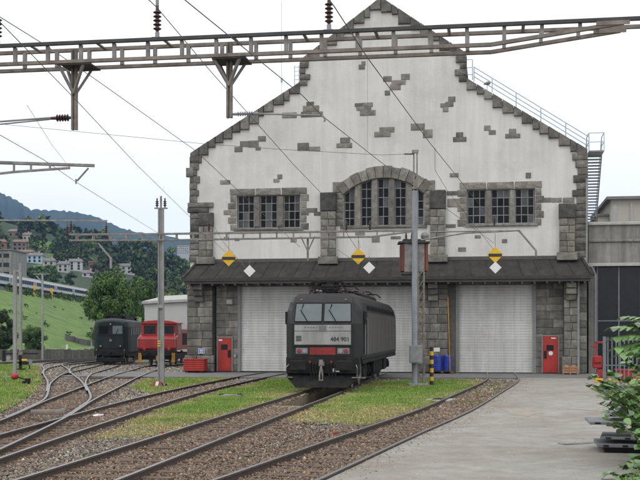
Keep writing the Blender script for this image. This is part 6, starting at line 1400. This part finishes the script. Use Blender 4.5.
# ---- plants at the right edge, foreground
def leaf_mesh(seed, wid, n=4):
    r = random.Random(seed); mb = MB()
    for k in range(n + 1):
        t = k / n; w_ = wid * math.sin(math.pi * min(1, t * .93 + .05)) ** .8 * (1 - .3 * t); z = -.25 * t * t + r.uniform(-.02, .02)
        mb.v += [(-w_, t, z + .12 * w_), (0, t, z - .02), (w_, t, z + .12 * w_)]
    for k in range(n): a = k * 3; mb.f += [(a, a + 1, a + 4, a + 3), (a + 1, a + 2, a + 5, a + 4)]
    return mesh('leaf', mb, MT['bigleaf'], recalc=False)
LF = [leaf_mesh(i, .42 + .05 * (i % 3)) for i in range(4)]; LN = [leaf_mesh(30 + i, .10) for i in range(2)]
def plant(name, label, cat, base, stems, size, rpx, lib=LF, nleaf=9):
    t = thing(name, label, cat, base, 0); mb = MB(); r = random.Random(rpx)
    for (tx, ty, tz) in stems:
        p0 = Vector((0, 0, 0)); p2 = Vector((tx, ty, tz)); p1 = Vector((tx * .35, ty * .35, tz * .75)); P = [(p0 * (1 - k / 8) ** 2 + p1 * 2 * (k / 8) * (1 - k / 8) + p2 * (k / 8) ** 2) for k in range(9)]
        mb.tube(P, [.014 * (1 - k / 10) for k in range(9)], 5)
        for q in range(nleaf):
            f = r.uniform(.25, 1.0); i = min(7, int(f * 8)); b = P[i] + (P[i + 1] - P[i]) * (f * 8 - i) if i < 8 else P[8]; s = size * r.uniform(.55, 1.15)
            inst('leaf', r.choice(lib), t, tuple(b), (s, s, s), (r.uniform(-.5, .7), r.uniform(-.7, .7), r.uniform(0, 6.28)))
    obj('stem', mb, 'bark', t); return t
rq = random.Random(77)
def W3(px, py, Y): return pt(px, py, Y)
b = Vector((6.35, 19.2, 0)); st = [tuple(W3(x, y, Y) - b) for x, y, Y in ((590, 372, 18.6), (600, 380, 18.5), (596, 395, 18.2), (612, 402, 18), (606, 412, 18), (622, 418, 17.8), (632, 400, 18.4), (618, 378, 19), (634, 372, 19), (640, 388, 19), (646, 420, 18), (628, 432, 17.7), (612, 388, 18.3), (640, 436, 17.6))]
plant('vine_bush', 'broad leaved green bush spilling over the grey slabs at the right edge', 'bush', tuple(b), st, .185, 1, nleaf=21)
b = Vector((5.55, 16.8, -.05)); st = [tuple(W3(x, y, Y) - b) for x, y, Y in ((606, 474, 16.9), (618, 465, 17.1), (630, 462, 17.1), (640, 466, 16.9), (625, 474, 16.7), (612, 480, 16.5), (645, 474, 16.5), (634, 482, 16.2))]
plant('ground_shrub', 'low green leafy shrub in the bottom right corner', 'shrub', tuple(b), st, .15, 2, nleaf=30)
b = Vector((7.0, 20.5, 0)); st = [tuple(W3(x, y, Y) - b) for x, y, Y in ((632, 352, 20), (642, 360, 20.2), (626, 362, 19.8), (650, 350, 20), (636, 342, 20.4))]
plant('tall_bush', 'tall leafy bush behind the vine at the right edge', 'bush', tuple(b), st, .18, 3, nleaf=44)
b = Vector((6.75, 19.9, 0)); st = [tuple(W3(x, y, Y) - b) for x, y, Y in ((600, 384, 19.2), (614, 392, 19.2), (626, 386, 19.4), (638, 380, 19.6), (622, 402, 19.0), (634, 412, 18.9), (646, 404, 19.2), (608, 400, 18.9), (630, 426, 18.5), (648, 430, 18.6), (640, 396, 19.3), (632, 366, 19.8))]
plant('vine_bush', 'darker broad leaved bush growing directly behind the vine and grey slabs', 'bush', tuple(b), st, .18, 9, nleaf=24)
b = Vector((6.4, 17.6, -.05)); st = [tuple(W3(x, y, Y) - b) for x, y, Y in ((636, 446, 17.6), (642, 455, 17.4), (648, 440, 17.8), (630, 458, 17.4), (644, 432, 18))]
plant('young_shrub', 'leafy shoots in front of the grey slabs at the right picture edge', 'shrub', tuple(b), st, .17, 12, nleaf=30)
b = Vector((5.9, 19.0, 0)); st = [tuple(W3(x, y, Y) - b) for x, y, Y in ((589, 376, 18.9), (586, 383, 18.8), (598, 391, 18.6), (604, 383, 18.8), (597, 403, 18.5), (602, 418, 18.3), (611, 424, 18.2), (616, 410, 18.4), (608, 372, 19))]
plant('vine_bush', 'light green leafy shoots leaning farthest out over the asphalt at right', 'bush', tuple(b), st, .19, 15, nleaf=24)
# palm with folded leaflets
b = Vector((6.9, 21.3, 0)); pm = thing('palm', 'palm with feathery fronds hanging in at the right edge', 'palm', tuple(b), 0); mb = MB(); mb.tube([(0.55, 0, 0), (.5, 0, 1.2), (.45, 0, 2.05)], [.14, .12, .10], 9); obj('trunk', mb, 'bark', pm)
for (x, y, Y) in ((617, 326, 21), (620, 346, 20.8), (628, 316, 21.4), (619, 336, 20.9), (624, 352, 20.6), (655, 318, 21.5), (660, 340, 21), (640, 354, 20.6), (640, 322, 20.9)):
    e = W3(x, y, Y) - b; s0 = Vector((.45, 0, 2.05)); mid = (s0 + e) / 2 + Vector((0, 0, .22)); fr = MB(); P = [s0 * (1 - k / 12) ** 2 + mid * 2 * (k / 12) * (1 - k / 12) + e * (k / 12) ** 2 for k in range(13)]
    fr.tube(P, [.016 * (1 - k / 14) for k in range(13)], 5); f = obj('frond', fr, 'bigleaf', pm)
    for k in range(2, 13):
        d = (P[k] - P[k - 1]).normalized(); sd_ = d.cross(Vector((0, 0, 1))).normalized()
        for s in (-1, 1):
            dr = (sd_ * s + d * .8 + Vector((0, 0, -.25))).normalized(); L_ = .42 * (1 - .045 * abs(k - 6)); lm = MB(); c = P[k]; up = Vector((0, 0, 1)).cross(dr).normalized() * .095
            lm.add([c - up * .4, c + up * .4, c + dr * L_ * .5 + up, c + dr * L_ * .5 - up, c + dr * L_ + Vector((0, 0, -.05))], [(0, 3, 2, 1), (3, 4, 2)]); obj('leaflet', lm, 'bigleaf', f, recalc=False)

# ================================================================== AIR
hm = bpy.data.materials.new('haze_air'); hm.use_nodes = True; t_ = hm.node_tree; t_.nodes.remove(t_.nodes['Principled BSDF'])
pv = t_.nodes.new('ShaderNodeVolumePrincipled'); pv.inputs['Color'].default_value = (.24, .50, 1, 1); pv.inputs['Density'].default_value = 1.0e-4
t_.links.new(pv.outputs[0], t_.nodes['Material Output'].inputs['Volume'])
mb = MB(); mb.box(-4200, 4200, -420, 5100, -160, 560); hz = obj('haze', mb, hm); stuff(hz)
